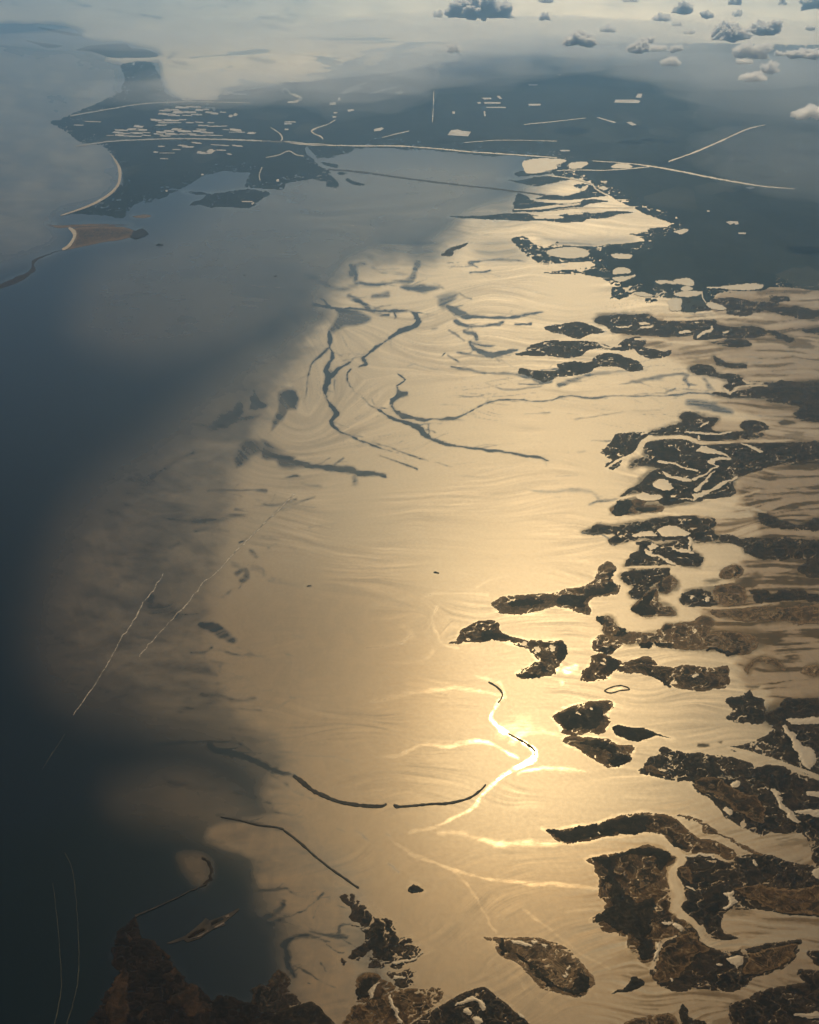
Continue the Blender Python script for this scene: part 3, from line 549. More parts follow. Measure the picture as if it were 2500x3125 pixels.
 ('bottom_a', 'brown marsh lobe cut by the bottom edge, left of the thin dark strip', 'marsh', .6, 'L600,1765 690,1740 750,1725 830,1715 880,1730 905,1773 920,1900 560,1900', [], []),
 ('bottom_b', 'narrow dark strip of marsh slanting to the bottom edge', 'scrub', .6, 'L910,1690 930,1660 950,1690 970,1740 1040,1755 1060,1773 1090,1900 960,1900 930,1760', [], []),
 ('bottom_corner', 'large near-black marsh filling the bottom right corner', 'marsh_dark', .6, 'L1200,1680 1240,1650 1300,1630 1360,1590 1450,1560 1560,1545 1640,1530 1600,1460 1725,1460 2100,1470 2100,2000 1260,2000 1225,1800', ['L1580,1715 1850,1712 1850,1740 1640,1735'], []),
 ('right_notch', 'small dark marsh tip poking in at the right edge above the corner marsh', 'marsh_dark', .6, 'L1660,1350 1725,1345 2000,1345 2000,1440 1740,1430 1690,1395', [], []),
 ('pyramid', 'dark pyramid-shaped marsh corner at the bottom edge with small bright pools', 'marsh_dark', .35, 'K870,1773 1000,1690 1100,1630 1200,1580 1290,1555 1330,1570 1400,1630 1500,1710 1570,1773 1700,1900 700,1900',
  ['K1230,1740 1260,1732 1285,1755 1270,1775 1240,1770', 'K1180,1690 1220,1680 1225,1710 1190,1715', 'K1130,1670 1180,1640 1240,1620 1290,1650 1310,1690 1280,1690 1250,1645 1180,1660', 'K1500,1700 1540,1735 1530,1742 1495,1712'], []),
 ('ragged', 'ragged black-brown marsh with torn fingers on its right side, left of the wide diagonal channel', 'marsh_dark', 1.0, 'Q830,240 880,205 940,215 990,310 1060,340 1160,430 1290,460 1310,520 1350,590 1450,600 1510,690 1600,715 1540,760 1420,800 1300,830 1390,850 1320,880 1200,890 1090,860 1080,790 1000,790 890,800 840,860 820,820 830,760 880,790 960,700 1030,640 1040,590 1000,540 900,490 1000,500 920,450 910,400 890,320 860,280', ['K770,1415 830,1405 920,1365 960,1342 900,1385 790,1430'], []),
 ('tatters', 'mottled brown marsh with a comb-toothed right edge and winding creek, by the bottom edge', 'marsh', .8,
  'K550,1530 600,1480 660,1480 700,1510 760,1550 850,1570 950,1575 1040,1565 1050,1620 1020,1650 1000,1685 900,1740 830,1800 780,1900 540,1900 480,1773 520,1700 560,1600', ['K740,1590 760,1640 800,1700 810,1773 790,1773 780,1700 735,1640', 'K640,1560 690,1530 660,1580 630,1640 625,1600'], ['K560,1520 620,1490 670,1510 640,1580 570,1620']),
 ('tatters_b', 'shredded sliver of dark marsh off the comb-toothed bank', 'marsh_dark', 1.2, 'K730,1475 800,1485 890,1460 892,1500 850,1510 880,1530 850,1550 790,1530 800,1505 740,1500', ['K770,1490 850,1500 840,1506 760,1500'], []),
 ('dark_corner', 'smooth black triangular bank at the bottom edge, left of the comb-toothed marsh', 'scrub', 0.3, 'Q200,1310 350,1232 560,1167 640,1210 700,1280 790,1366 950,1600 -300,1600', [], []),
 ('tiny_islet', 'tiny dark diamond islet alone in the gold flats, right of the straight breakwater', 'scrub', .8, 'K860,965 870,945 920,965 940,997 880,1003 860,985', [], []),
 ('maroon', 'dark maroon headland at the lower left with rusty patches of bare earth', 'marsh_dark', 0.8, 'P400,680 330,730 250,780 190,900 150,1000 150,1230 270,1240 250,1400 100,1430 20,1600 20,2000 2200,2000 1725,1640 1500,1560 1300,1490 1200,1560 1050,1400 950,1380 850,1250 740,1100 620,980 540,920 450,880 430,760', [], []),
 ('f1', 'dark almond-shaped marsh island ringed by a pale channel, upper right flats', 'marsh_dark', .6, 'F120,575 200,560 250,548 330,548 390,560 440,580 470,600 380,610 330,632 280,628 230,610 170,600', [], []),
 ('f2', 'long dark marsh island with a thin pale creek along its spine, below the almond-shaped one', 'marsh_dark', .6, 'F-60,730 0,720 20,690 80,670 150,655 250,655 400,660 480,680 540,690 570,660 610,640 660,630 700,650 700,690 740,700 800,715 850,710 820,740 730,750 680,730 640,700 560,705 430,695 360,710 330,735 270,745 200,740 130,735 60,735', ['F430,655 500,685 560,680 565,690 500,692 425,665'], []),
 ('f3', 'wide dark marsh with several bright ponds, reaching right into the grey flats', 'marsh_dark', .7, 'F410,540 440,510 500,505 600,500 720,500 760,520 800,535 900,530 1000,520 1110,515 1130,555 1230,575 1330,570 1420,600 1380,625 1250,630 1100,640 1000,640 1000,612 900,625 800,620 700,615 600,605 520,600 500,570 450,550',
  ['F680,555 710,545 740,555 700,562', 'F520,570 600,568 650,560 600,575', 'F990,545 1020,542 1010,552', 'F1000,635 1040,605 1085,590 1085,565 1095,565 1095,595 1050,615 1010,640', 'F900,598 980,590 985,600 910,606', 'F1165,605 1200,600 1210,606 1180,612', 'F670,570 760,565 750,574 680,576'], []),
 ('f4', 'dark curling marsh island with a small lagoon at its left end, below the spined island', 'marsh_dark', .7, 'F200,790 300,775 380,780 420,745 480,730 560,740 620,760 680,790 700,815 620,825 540,800 430,800 380,830 300,850 200,862 120,890 60,870 0,850 -40,840 -20,815 30,825 100,832 180,828 220,810', [], []),
 ('f5', 'dark hook-shaped marsh at the right, between the pale fan and the grey flats', 'marsh_dark', .7, 'F970,810 1030,795 1100,810 1130,840 1250,850 1280,880 1280,898 1400,897 1420,910 1260,920 1200,950 1160,925 1190,900 1160,870 1080,850 1000,840', [], []),
 ('f5b', 'long dark marsh tongue trailing off to the right under the hook-shaped marsh', 'marsh_dark', .7, 'F1100,960 1250,950 1400,915 1500,912 1640,960 1600,990 1400,985 1200,978', [], []),
 ('f6a', 'dark marsh lobe with a saw-toothed left shore, left of the wide looping pale creek', 'marsh_dark', .8, 'F452,1300 490,1270 530,1205 600,1190 660,1188 720,1200 690,1230 670,1270 655,1312 590,1325 550,1370 515,1402 478,1388 525,1345 500,1325', [], []),
 ('f6b', 'largest dark marsh of the right shore, veined with thin branching pale creeks', 'marsh_dark', .7,
  'F700,1315 705,1265 740,1235 850,1225 960,1235 1030,1260 1200,1255 1450,1250 2000,1245 2000,1345 1600,1370 1480,1370 1330,1420 1260,1440 1215,1470 1235,1532 1180,1557 1050,1582 900,1604 860,1612 800,1607 790,1577 805,1552 720,1547 640,1557 560,1577 600,1532 690,1492 690,1462 735,1425 800,1400 700,1375 625,1385 650,1345 720,1340',
  ['F785,1352 900,1378 1030,1415 1020,1420 900,1388 785,1360', 'F800,1415 880,1440 980,1465 990,1475 880,1455 810,1430', 'F980,1470 1030,1440 1080,1410 1110,1385 1070,1370 1090,1350 1200,1330 1210,1340 1110,1360 1090,1370 1130,1385 1090,1415 1040,1445 990,1480', 'F990,1530 1020,1500 1110,1420 1130,1410 1040,1500 1005,1545', 'F980,1560 1040,1535 1090,1525 1180,1470 1240,1445 1250,1452 1190,1480 1110,1535 1000,1570 990,1590', 'F780,1460 830,1470 870,1490 860,1520 800,1530 760,1500', 'F1010,1300 1080,1310 1190,1330 1150,1310 1050,1270 1020,1280', 'F1250,1260 1340,1270 1400,1300 1380,1305 1330,1280', 'F640,1555 700,1545 730,1560 790,1555 800,1575 740,1590 650,1570'], []),
 ('f6c', 'dark marsh strip north of the looping pale creek with a blunt rounded tip', 'marsh_dark', .7, 'F720,1195 800,1170 870,1150 930,1130 920,1100 940,1080 1000,1075 1060,1100 1140,1110 1090,1150 1110,1180 1200,1185 1290,1180 1270,1140 1320,1130 1310,1180 1400,1190 1390,1212 1200,1228 1060,1240 1000,1220 930,1205 850,1203', ['F930,1195 1010,1182 1120,1190 1215,1190 1210,1196 1100,1200 1000,1192', 'F1010,1215 1018,1208 1025,1235 1015,1235', 'F1030,1160 1080,1125 1088,1130 1040,1165'], []),
 ('i1', 'oval dark marsh with a pale muddy middle, between two long pale creeks on the right', 'marsh_pale', .8, 'I510,300 560,255 620,240 690,230 720,240 700,260 800,275 800,300 700,315 600,325 540,325', [], ['I515,300 570,260 620,250 610,300 650,315 540,322', 'I650,295 720,280 800,285 795,300 700,312']),
 ('i2', 'dark spearhead marsh with a needle tip pointing left and scrub fading to the right', 'marsh_dark', .9, 'I330,432 400,405 430,385 520,395 600,385 690,370 800,345 880,335 1000,340 1100,350 1120,380 1100,420 1240,480 1330,510 1370,570 1290,545 1280,510 1200,490 1080,480 1000,490 980,455 900,465 800,470 720,470 650,465 560,495 510,495 490,475 540,455 520,432 420,434',
  ['I640,440 700,430 780,440 760,455 660,455', 'I770,410 850,395 950,430 970,450 880,458 810,455'], []),
 ('i3', 'dark triangular marsh crossed by a white branching creek, under the spearhead marsh', 'marsh_dark', .8, 'I590,625 620,590 650,550 680,510 670,490 740,485 760,500 870,490 960,470 980,540 1000,560 1040,590 1020,620 960,620 880,618 850,612 700,630 640,635',
  ['I705,545 720,538 780,570 840,595 880,625 860,622 800,590 720,560', 'I720,520 760,505 775,515 735,535', 'I870,520 940,530 985,550 970,552 900,540', 'I975,455 990,460 985,500 975,545 968,545 972,500'], []),
 ('i4', 'dark wedge marsh pointing down-left with a pale creek on its right flank', 'marsh_dark', .8, 'I560,690 600,660 700,645 840,635 850,670 800,700 750,740 700,790 650,815 620,785 650,750 570,710', [], []),
 ('i5', 'small rounded dark islet with a grey-brown middle, right of the dark wedge marsh', 'marsh_pale', .6, 'I795,720 850,685 895,720 890,750 840,785 780,775 775,745', [], ['I795,720 820,705 815,750 835,780 782,772']),
 ('i6', 'dark L-shaped marsh with a smooth brown inner slope, just above the horn-shaped bank', 'marsh_pale', .5, 'I635,870 690,810 755,755 775,790 780,840 840,860 885,910 800,915 680,912', [], ['I640,868 690,812 750,762 745,820 720,870 790,905 680,908']),
 ('i7', 'dark arrowhead islet with pale mud on its back, right of the L-shaped marsh', 'marsh_dark', .8, 'I920,820 980,770 1080,780 1110,830 1110,860 970,860', ['I1050,825 1075,815 1080,840 1060,845', 'I965,815 985,810 985,825'], []),
 ('i8', 'small dark comma-shaped islet on the tan flats at the right', 'marsh_pale', .6, 'I1150,690 1155,655 1210,625 1260,630 1270,660 1240,690 1180,698', [], ['I1230,635 1262,640 1265,665 1240,685 1250,655']),
 ('r1', 'dark flat marsh between the pale feather-shaped pond and the almond island, in grey flats', 'marsh_dark', 1.1, 'F1110,410 1200,405 1330,420 1480,438 1400,465 1340,490 1270,500 1190,500 1195,468 1110,432', [], []),
 ('r2', 'long dark marsh streak at the right edge, highest one in the grey flats', 'marsh_dark', 1.1, 'F1430,465 1560,455 1725,480 2000,480 2000,522 1725,515 1600,508 1480,485', [], []),
 ('r3', 'small dark smudge of marsh in the grey flats near the dark shore', 'marsh_dark', 1.1, 'F1450,398 1540,392 1535,413 1470,418', [], []),
 ('r4', 'dark marsh streak at the right edge under the highest one', 'marsh_dark', 1.1, 'F1630,592 1725,578 2000,588 2000,618 1725,612', [], []),
 ('r5', 'dark bent marsh finger trailing from the wide pond-dotted marsh', 'marsh_dark', 1.1, 'F1415,600 1500,607 1590,640 1540,655 1475,625', [], []),
 ('r6', 'thin dark slanting marsh sliver above the hook-shaped marsh', 'marsh_dark', 1.1, 'F1100,745 1160,768 1190,788 1290,792 1290,806 1190,808 1120,778', [], []),
 ('r7', 'broad dark marsh at the right edge, level with the green-blue shallows', 'marsh_dark', 1.1, 'F1400,905 1500,888 1640,900 1850,880 2000,885 2000,1130 1640,1110 1580,1075 1640,1040 1500,1012 1420,1002 1600,985 1480,942', [], []),
 ('r8', 'small dark square marsh above the looping pale creek', 'marsh_dark', 1.1, 'F1275,1135 1330,1120 1420,1150 1400,1172 1310,1185', [], []),
 ('r9', 'dark wavy marsh ribbon at the right edge, beside the tan flats', 'marsh_dark', 1.1, 'I1370,322 1420,318 1500,358 1620,388 1700,350 2000,345 2000,425 1640,405 1450,395 1385,365', [], []),
 ('r10', 'wide dark scrubby marsh fading to the right edge behind the spearhead marsh', 'marsh_dark', 1.1, 'I1180,440 1280,470 1400,465 1600,470 2000,490 2000,585 1600,575 1400,590 1330,545 1230,490', [], []),
 ('r11', 'dark patch of marsh at the right edge, upper tan flats', 'marsh_dark', 1.1, 'I1590,640 1700,590 2000,600 2000,705 1690,692', [], []),
 ('r12', 'dark blunt-headed marsh streak running to the right edge above the horn-shaped bank', 'marsh_dark', 1.1, 'I1330,778 1400,770 1450,798 1480,782 1600,775 1725,800 2000,806 2000,850 1600,830 1450,838 1360,840', [], []),
 ('r13', 'brown hummocky marsh behind the arrowhead islet', 'marsh_pale', 1.1, 'I1105,750 1250,735 1290,800 1260,850 1160,858 1120,830', [], []),
 ('r14', 'low brown marsh strip just under the straight pale creek', 'marsh_pale', 1.1, 'I1090,882 1250,888 1400,872 2000,868 2000,955 1400,950 1180,925', [], []),
 ('r15', 'dark brown marsh at the right edge under the jagged peaked bank', 'marsh_dark', 1.1, 'I1420,1500 1500,1440 1600,1405 2000,1420 2000,1545 1600,1560 1460,1570', [], []),
 ('r16', 'thin dark hooked marsh on the tan flats right of the sausage island', 'marsh_pale', 1.1, 'I1300,1235 1320,1195 1385,1160 1440,1178 1530,1225 1440,1212 1370,1185 1330,1205 1310,1250', [], []),
 ('r17', 'brown marsh patch at the right edge beside the thin hooked marsh', 'marsh_pale', 1.1, 'I1640,1222 1725,1208 2000,1220 2000,1275 1660,1262', [], []),
 ('mudmat', 'brown mottled mud patch just above the smooth black triangular bank', 'marsh_dark', 1.2, 'Q60,1070 200,1000 300,900 350,950 400,1000 380,1080 460,1150 360,1225 200,1260 80,1200', [], []),
 ('r18', 'dark block of marsh between two pale ponds on the dark shore', 'marsh_dark', .8, 'R500,190 640,172 740,205 780,270 680,285 560,290 500,250', [], []),
 ('r19', 'small dark grey marsh plate right of the wide pond-dotted marsh', 'marsh_dark', .8, 'R780,545 1040,540 1130,590 1000,600 880,575', [], []),
 ('e1', 'small dark leaf-shaped islet with a pale sandy rim, in the upper grey-blue lagoon', 'marsh_dark', .5, 'E1045,150 1080,120 1130,100 1215,78 1180,105 1120,130 1110,155', [], []),
 ('m2', 'flat dark sliver of marsh at the lagoon head, just above the long causeway end', 'wood', .8, 'B1380,1048 1500,1052 1600,1036 1725,1030 1800,1045 1725,1068 1620,1087 1550,1082 1460,1060', [], []),
 ('m2b', 'ragged dark marsh flake under the embankment at the lagoon head', 'wood', .9, 'B1480,1005 1560,1000 1640,1008 1720,1000 1700,1018 1560,1028 1490,1030', [], []),
 ('m5', 'dark hooked marsh strip left of the pale square pond, upper right lagoon head', 'wood', .9, 'C60,1165 140,1140 260,1140 330,1118 290,1085 380,1078 420,1112 480,1145 400,1156 300,1170 140,1168', ['C330,1100 375,1080 380,1095 345,1120'], []),
 ('m6', 'thin dark feathery marsh strip below the hooked strip', 'wood', .9, 'C-60,1150 -30,1130 40,1165 100,1180 200,1190 320,1180 380,1165 500,1178 380,1195 330,1215 240,1225 120,1237 0,1240 -80,1235 -60,1200', ['C10,1225 150,1205 320,1190 330,1196 160,1218'], []),
 ('m7', 'long dark marsh strip edging the upper side of the wide pale bay', 'wood', .9, 'C-440,1264 -320,1260 -140,1250 0,1244 60,1258 180,1265 240,1250 340,1240 420,1245 540,1230 640,1240 540,1255 500,1275 380,1280 330,1295 220,1302 120,1292 0,1294 -130,1288 -300,1278', ['C40,1272 160,1262 240,1270 180,1280 60,1280', 'C240,1250 330,1245 340,1252 260,1258'], []),
 ('m8', 'small dark forked marsh islet left of the long strip', 'wood', .9, 'B1510,1217 1560,1190 1650,1186 1725,1200 1725,1217 1650,1230 1540,1232', [], []),
 ('lagoon_islet', 'dark bushy island with white buildings, hugging the peninsula quay', 'wood', .8, 'A960,1008 1050,1010 1110,1018 1160,1012 1250,1000 1330,998 1420,1008 1415,1030 1370,1060 1310,1098 1230,1092 1150,1088 1100,1092 1060,1080 1000,1082 1010,1062 1060,1050 1090,1025 1040,1025', [], []),
 ('beach_island', 'flat purple-grey sand island with a pale curved beach on its left side', 'marsh_pale', .35, 'A330,1318 375,1295 402,1230 390,1205 420,1195 540,1190 650,1195 710,1215 740,1205 765,1215 760,1240 700,1250 620,1265 520,1280 420,1302', [], ['A690,1225 740,1205 768,1218 755,1245 700,1250']),
 ('sand_hook', 'thin dark hooked sandbar trailing from the beach island to the left edge', 'marsh_dark', .5, 'D-60,340 0,318 70,290 130,265 165,245 185,210 200,175 260,148 345,123 400,113 345,128 270,155 215,185 200,215 215,240 150,285 90,318 0,350 -60,370', [], []),
 ('low_bar', 'thin flat sandbar across the inlet between peninsula and beach island', 'marsh_pale', .5, 'A240,1180 330,1185 440,1178 560,1180 690,1185 560,1190 420,1194 320,1203 280,1195', [], []),
 ('spit_bar', 'short dark bar of sand at the peninsula point, by the inlet', 'marsh_pale', .5, 'A690,1138 760,1128 795,1138 760,1148 700,1145', [], []),
 ('bean_islet', 'small bean-shaped islet beside the river mouth causeway', 'wood', .6, 'B483,1052 500,1040 540,1058 610,1078 600,1085 540,1080 500,1065', [], []),
 ('mouth_islet', 'small oval islet just under the causeway start', 'wood', .6, 'B430,1012 450,1005 495,1010 480,1022 445,1024', [], []),
 ('far_a', 'faint green flat island far off at the upper left', 'wood', .5, 'A190,140 260,150 350,165 430,185 400,192 320,178 270,168', [], []),
 ('far_b', 'faint low island at the upper left under the green one', 'wood', .5, 'A120,208 200,222 290,235 330,243 260,255 210,240', [], []),
 ('far_c', 'large faint teal island far off above the peninsula neck', 'wood', .6, 'A400,262 470,240 560,232 670,228 690,250 780,262 830,295 740,305 600,305 540,290 480,272', [], []),
]

BRIGHT_PONDS_ON_LAND = [  # pale lagoon pools on the mainland: label, outline
 ('pale wavy pool just under the embankment road', 'C0,950 60,932 150,930 255,940 190,965 200,985 140,1000 90,1010 0,1010'),
 ('small pale pool pinched against the embankment road', 'C265,965 300,950 360,950 345,980 290,988 260,982'),
 ('long low pale pool beside the thin straight road', 'C508,972 560,958 610,960 640,978 600,985 520,985'),
 ('small pale oval pond right of the curling creek', 'C430,1100 460,1092 488,1105 460,1115'),
 ('faint thin pond above the curling creek', 'C440,1065 480,1062 470,1070'),
 ('pale boat-shaped pond in dark land right of the wide bay', 'C880,1358 940,1340 970,1350 930,1368 900,1365'),
 ('wide pale pond in the dark strip below the wide bay', 'F130,130 240,105 340,118 380,135 360,155 290,168 200,160 150,145'),
 ('pale wedge pond near the dark strip end', 'F505,152 570,145 618,150 615,170 550,170'),
 ('tiny pale pond at the left of the dark strip', 'F70,150 95,150 98,158 72,158'),
 ('curved pale pond with a dark seam, right of the flats edge', 'F510,250 550,225 600,228 630,255 580,262 525,265'),
 ('lower pale pond touching the curved one', 'F520,285 600,275 640,268 610,295 560,305'),
 ('grey square pond on the dark shore', 'F890,292 970,290 982,328 890,315'),
 ('thin pale strip pond left of the grey square', 'F770,305 850,303 890,320 840,315 800,322'),
 ('pale triangular pond under the grey square', 'F910,345 950,330 985,350 930,358'),
 ('flat pale pond with a creek mouth on the dark shore', 'F870,380 950,365 1030,368 1000,392 930,398'),
 ('long pale feather-shaped pond pointing right', 'F1060,345 1200,330 1300,320 1400,325 1380,345 1280,355 1180,345'),
 ('pale square pond bitten on its right, in dark marsh', 'F830,430 860,412 910,412 910,470 850,472 840,450'),
 ('pale diamond pond at the edge of the grey flats', 'F1065,435 1100,430 1190,465 1160,473 1090,460'),
 ('pale ragged pond on the dark shore, left of the creek loop', 'F640,372 700,368 755,385 720,392 660,385'),
]
# peninsula plots: centre, width, height on the survey sheet
PLOTS_PENINSULA = [(905,577,90,14),(960,565,70,12),(1020,562,90,12),(880,600,90,12),(940,590,60,16),(1000,590,70,14),(1050,578,50,12),(870,582,60,10),(915,607,70,10),(985,607,50,8),(1035,603,60,10),(1100,590,40,14),(1130,597,40,14),(1085,575,40,10),
 (1175,590,36,10),(1215,610,20,14),(1240,603,20,16),(830,632,76,15),(900,633,110,14),(960,630,50,10),(870,645,90,8),(930,645,60,8),(850,658,60,10),(1000,645,40,8),(1070,660,60,10),(1050,643,40,8),(1110,645,40,8),(1145,664,100,7),
 (730,665,50,14),(700,680,70,12),(745,683,60,12),(640,685,70,10),(620,697,60,10),(660,702,70,10),(720,700,80,12),(770,697,50,10),(640,712,80,10),(700,717,90,10),(770,712,50,8),(580,712,40,5),(850,695,60,12),(835,705,50,10),(890,690,60,14),(930,680,60,14),(970,690,70,14),
 (910,705,90,12),(960,705,60,10),(870,715,60,8),(1010,705,50,10),(1050,690,80,12),(1090,697,70,12),(1040,712,90,6),(1120,712,110,6),(1060,680,50,10),(1240,683,70,14),(1265,695,50,10),(1225,695,40,6),(1325,700,40,12),(1190,682,40,5),
 (1035,752,50,9),(990,772,60,12),(960,765,50,8),(850,770,40,8),(820,800,25,10),(880,805,100,5),(1065,803,60,16),(1108,797,34,26),(1165,790,60,9),(1135,762,50,8),(1180,765,60,7),(1250,767,60,11),(1208,811,26,12),(930,787,40,6),(865,835,40,5),
 (490,640,90,6),(415,658,60,8),(1210,487,40,10),(1260,495,90,10),(1190,495,40,8),(1080,523,120,9),(985,525,50,7),(1160,480,30,6)]
PLOTS_MAIN = [
 ('long pale plot slanting up to the left on the plain, leftmost of the upper scatter', 'B455,545 500,520 530,535 480,550'), ('ragged pale plot in the middle of the upper left scatter', 'B490,520 540,500 590,510 560,530 510,530'),
 ('pale thin plot at the top of the upper left scatter', 'B545,492 600,480 622,486 580,498'), ('faint thin pale plot close to the mist', 'B632,462 660,455 680,460 645,468'),
 ('pale sliver running uphill beside the mist', 'B620,548 700,522 785,508 790,515 710,532 640,550'), ('soft pale oval plot under the mist edge', 'B775,540 810,530 832,540 800,552'),
 ('pale block by the S-bend river', 'B395,600 430,596 432,612 396,614'), ('tiny square pale plot above the block by the S-bend river', 'B444,570 458,570 458,588 444,588'), ('pale flat plot right of the block by the S-bend river', 'B498,642 535,638 540,646 505,654'),
 ('thin pair-like pale plot beside the curled stream, upper', 'B135,710 195,710 200,716 130,716'), ('thin pale plot beside the curled stream, lower', 'B132,720 175,720 172,727 130,727'), ('tiny pale plot under the thin two', 'B132,752 155,752 155,760 132,760'),
 ('small pale plot left of the soft blue haze', 'B418,655 442,655 440,663 418,663'), ('small pale plot nearest the curled stream top', 'B412,680 435,680 433,688 412,688'), ('pale ragged plot alone above the long embankment', 'B655,755 700,745 712,752 690,765 655,768'),
 ('large white slanted plot, biggest on the plain, alone above the embankment', 'B1085,790 1105,762 1145,757 1170,765 1222,770 1205,797'),
 ('white bar plot, widest of the little cluster', 'B1297,597 1395,597 1395,606 1300,606'), ('thin white line plot under the widest bar', 'B1312,625 1425,625 1425,631 1312,630'), ('small white plot above the widest bar', 'B1282,571 1340,571 1342,580 1300,582'),
 ('short white diagonal plot right of the cluster top', 'B1372,562 1388,560 1405,577 1390,578'), ('tiny white plot left of the widest bar', 'B1258,597 1278,597 1278,606 1262,606'), ('little upright white plot below the cluster', 'B1296,650 1305,650 1308,680 1300,680'),
 ('small pale plot standing alone high on the plain', 'B1558,492 1612,492 1610,500 1560,500'), ('pale bar plot below the lone high plot', 'B1558,607 1630,607 1628,617 1560,618'), ('faint small pale plot just above the large slanted one', 'B1112,652 1128,652 1128,665 1114,665'),
 ('wide striped white plot with a jagged top, right of centre plain', 'C525,600 535,583 650,583 680,590 668,603'), ('little pale leaning plot on the shoulder of the striped plot', 'C652,570 665,548 690,548 685,572'),
 ('narrow slanted pale strip plot on the blue plain', 'C422,687 440,687 540,715 525,719'), ('small pale parallelogram plot right of the narrow strip', 'C597,715 625,712 658,730 632,734'), ('small peach plot just above the embankment', 'C208,877 265,877 268,884 215,885'),
 ('bright notched plot on the dark right-hand land', 'C1180,1297 1205,1293 1250,1295 1255,1310 1235,1314 1228,1304 1205,1314'), ('small bright plot under the notched plot', 'C1252,1360 1297,1360 1295,1369 1255,1368'), ('tiny bright plot in the dark land above the notched plot', 'C1068,1230 1084,1230 1084,1238 1070,1238'),
 ('faint pale plot below the straight canal at the right', 'C1295,1097 1330,1092 1350,1098 1320,1105'), ('tiny white plot alone under the clouds', 'C198,434 213,434 213,440 200,440'),
 ('tiny white roofed plot by the shadowed quay', 'A1455,945 1468,942 1470,955 1456,956'), ('tiny white plot on the wooded spit, left', 'A872,1000 882,1000 882,1008 872,1008'), ('tiny white plot on the wooded spit, right', 'A1060,915 1072,915 1072,922 1060,922'),
 ('small white jetty plot at the right end of the bushy island', 'A1322,1072 1335,1062 1340,1068 1328,1078'), ('thin white plot on the bushy island', 'A1272,1058 1330,1058 1330,1064 1275,1063')]
CANALS = [  # course with half widths, name
 ('canal', 'A400,770,7 500,755,7 600,742,6 760,735,6 900,730,6 1100,732,6 1300,738,6 1450,745,6 1520,747,6 1600,755,7 1725,762,7'),
 ('canal', 'A370,610,8 480,590,6 600,570,5 720,550,5 850,540,4 1000,535,3 1200,538,3 1320,542,3'),
 ('river', 'B125,545,2 120,525,12 140,520,10 165,545,12 200,560,14 228,575,16 200,592,12 150,600,6'),
 ('stream', 'B50,745,3 90,770,5 115,795,7 118,815,7 105,828,5'), ('stream', 'B430,700,5 380,728,4 330,745,5 290,765,10 310,785,7 345,800,7 358,815,5'),
 ('canal', 'B0,823,5 130,830,6 250,845,7 400,850,6 600,853,6 770,853,6 900,860,6 1050,872,6 1200,886,6 1400,900,6 1600,913,5 1725,922,5'),
 ('stream', 'A1370,950,4 1365,920,4 1380,880,4'), ('stream', 'A1400,830,3 1470,815,4 1520,795,5 1560,815,4 1600,822,3'),
 ('canal', 'C400,940,3 600,955,4 730,970,8 900,1000,8 1100,1040,8 1300,1075,8 1420,1092,6 1520,1100,4 1580,1106,2'),
 ('road', 'C845,945,6 930,915,6 1010,885,8 1150,825,7 1300,757,5 1410,730,3'), ('road', 'B1005,530,3 1002,620,4 997,715,3'),
 ('road', 'C190,998,3 300,994,4 450,996,4 600,988,5 730,975,4'), ('creek', 'C140,1027,5 280,1045,6 390,1074,8 420,1105,8 490,1145,5'),
 ('road', 'B700,805,3 760,790,4 860,765,3'), ('road', 'C0,728,3 180,710,3 360,690,2'), ('road', 'B1180,835,2 1400,820,2 1725,825,2'),
 ('creek', 'C-60,1225,5 100,1222,5 260,1198,5 330,1193,3'), ('creek', 'C150,1232,3 300,1215,4 500,1215,4 640,1213,3'),
 ('creek', 'F780,372,9 770,395,7 800,372,7 830,368,4'), ('creek', 'F1040,362,7 1045,400,6 1065,430,5'),
]
CREEKS = [  # pale creeks winding between the marshes
 'F640,1318,14 668,1300,16 685,1260,16 710,1232,13 780,1220,11 880,1213,11 960,1222,12 1020,1245,12 1100,1248,9 1250,1243,7 1400,1241,7 1600,1236,4',
 'F490,1392,4 560,1345,6 640,1318,12', 'F1170,930,8 1205,960,8 1230,930,6 1300,915,5 1420,912,4', 'F1280,882,4 1300,896,5 1400,898,3',
 'I400,245,5 520,238,8 640,215,9 710,207,8 725,230,6 800,222,5', 'I500,345,10 700,335,16 880,318,16 1050,315,12 1180,300,9 1270,285,9 1330,292,6 1420,315,6',
 'I590,636,6 640,632,7 760,632,7 870,630,6', 'I540,700,9 520,685,8 545,662,8 600,648,6',
 'I1000,870,5 1150,872,6 1300,862,6 1420,848,6 1500,842,3', 'I1010,740,5 1100,735,5 1230,720,4', 'I1050,245,5 1180,232,6 1280,210,6 1380,180,4', 'I870,630,9 950,640,10 1050,655,9 1110,660,4',
 'F820,480,6 900,485,6 1000,488,6 1100,478,5', 'F830,525,10 950,525,10 1100,515,9 1200,515,7 1400,520,5', 'F650,640,5 780,645,6 900,665,7 1000,665,7 1180,640,5', 'F440,750,0',
 'L1200,155,6 1300,180,10 1450,225,10 1600,278,10 1725,325,9 1850,370,9',
]
CREEKS = [c for c in CREEKS if len(c.split()) > 1] + [
 'L740,690,16 800,700,20 850,735,22 910,790,24 900,840,22 860,890,20 875,960,22 900,1020,22 885,1080,22 930,1130,20 990,1180,18 1030,1230,18 1060,1285,18 1120,1312,20 1200,1320,20 1320,1300,22 1450,1272,24 1700,1240,30',
 'L772,1300,9 776,1380,11 745,1440,16']
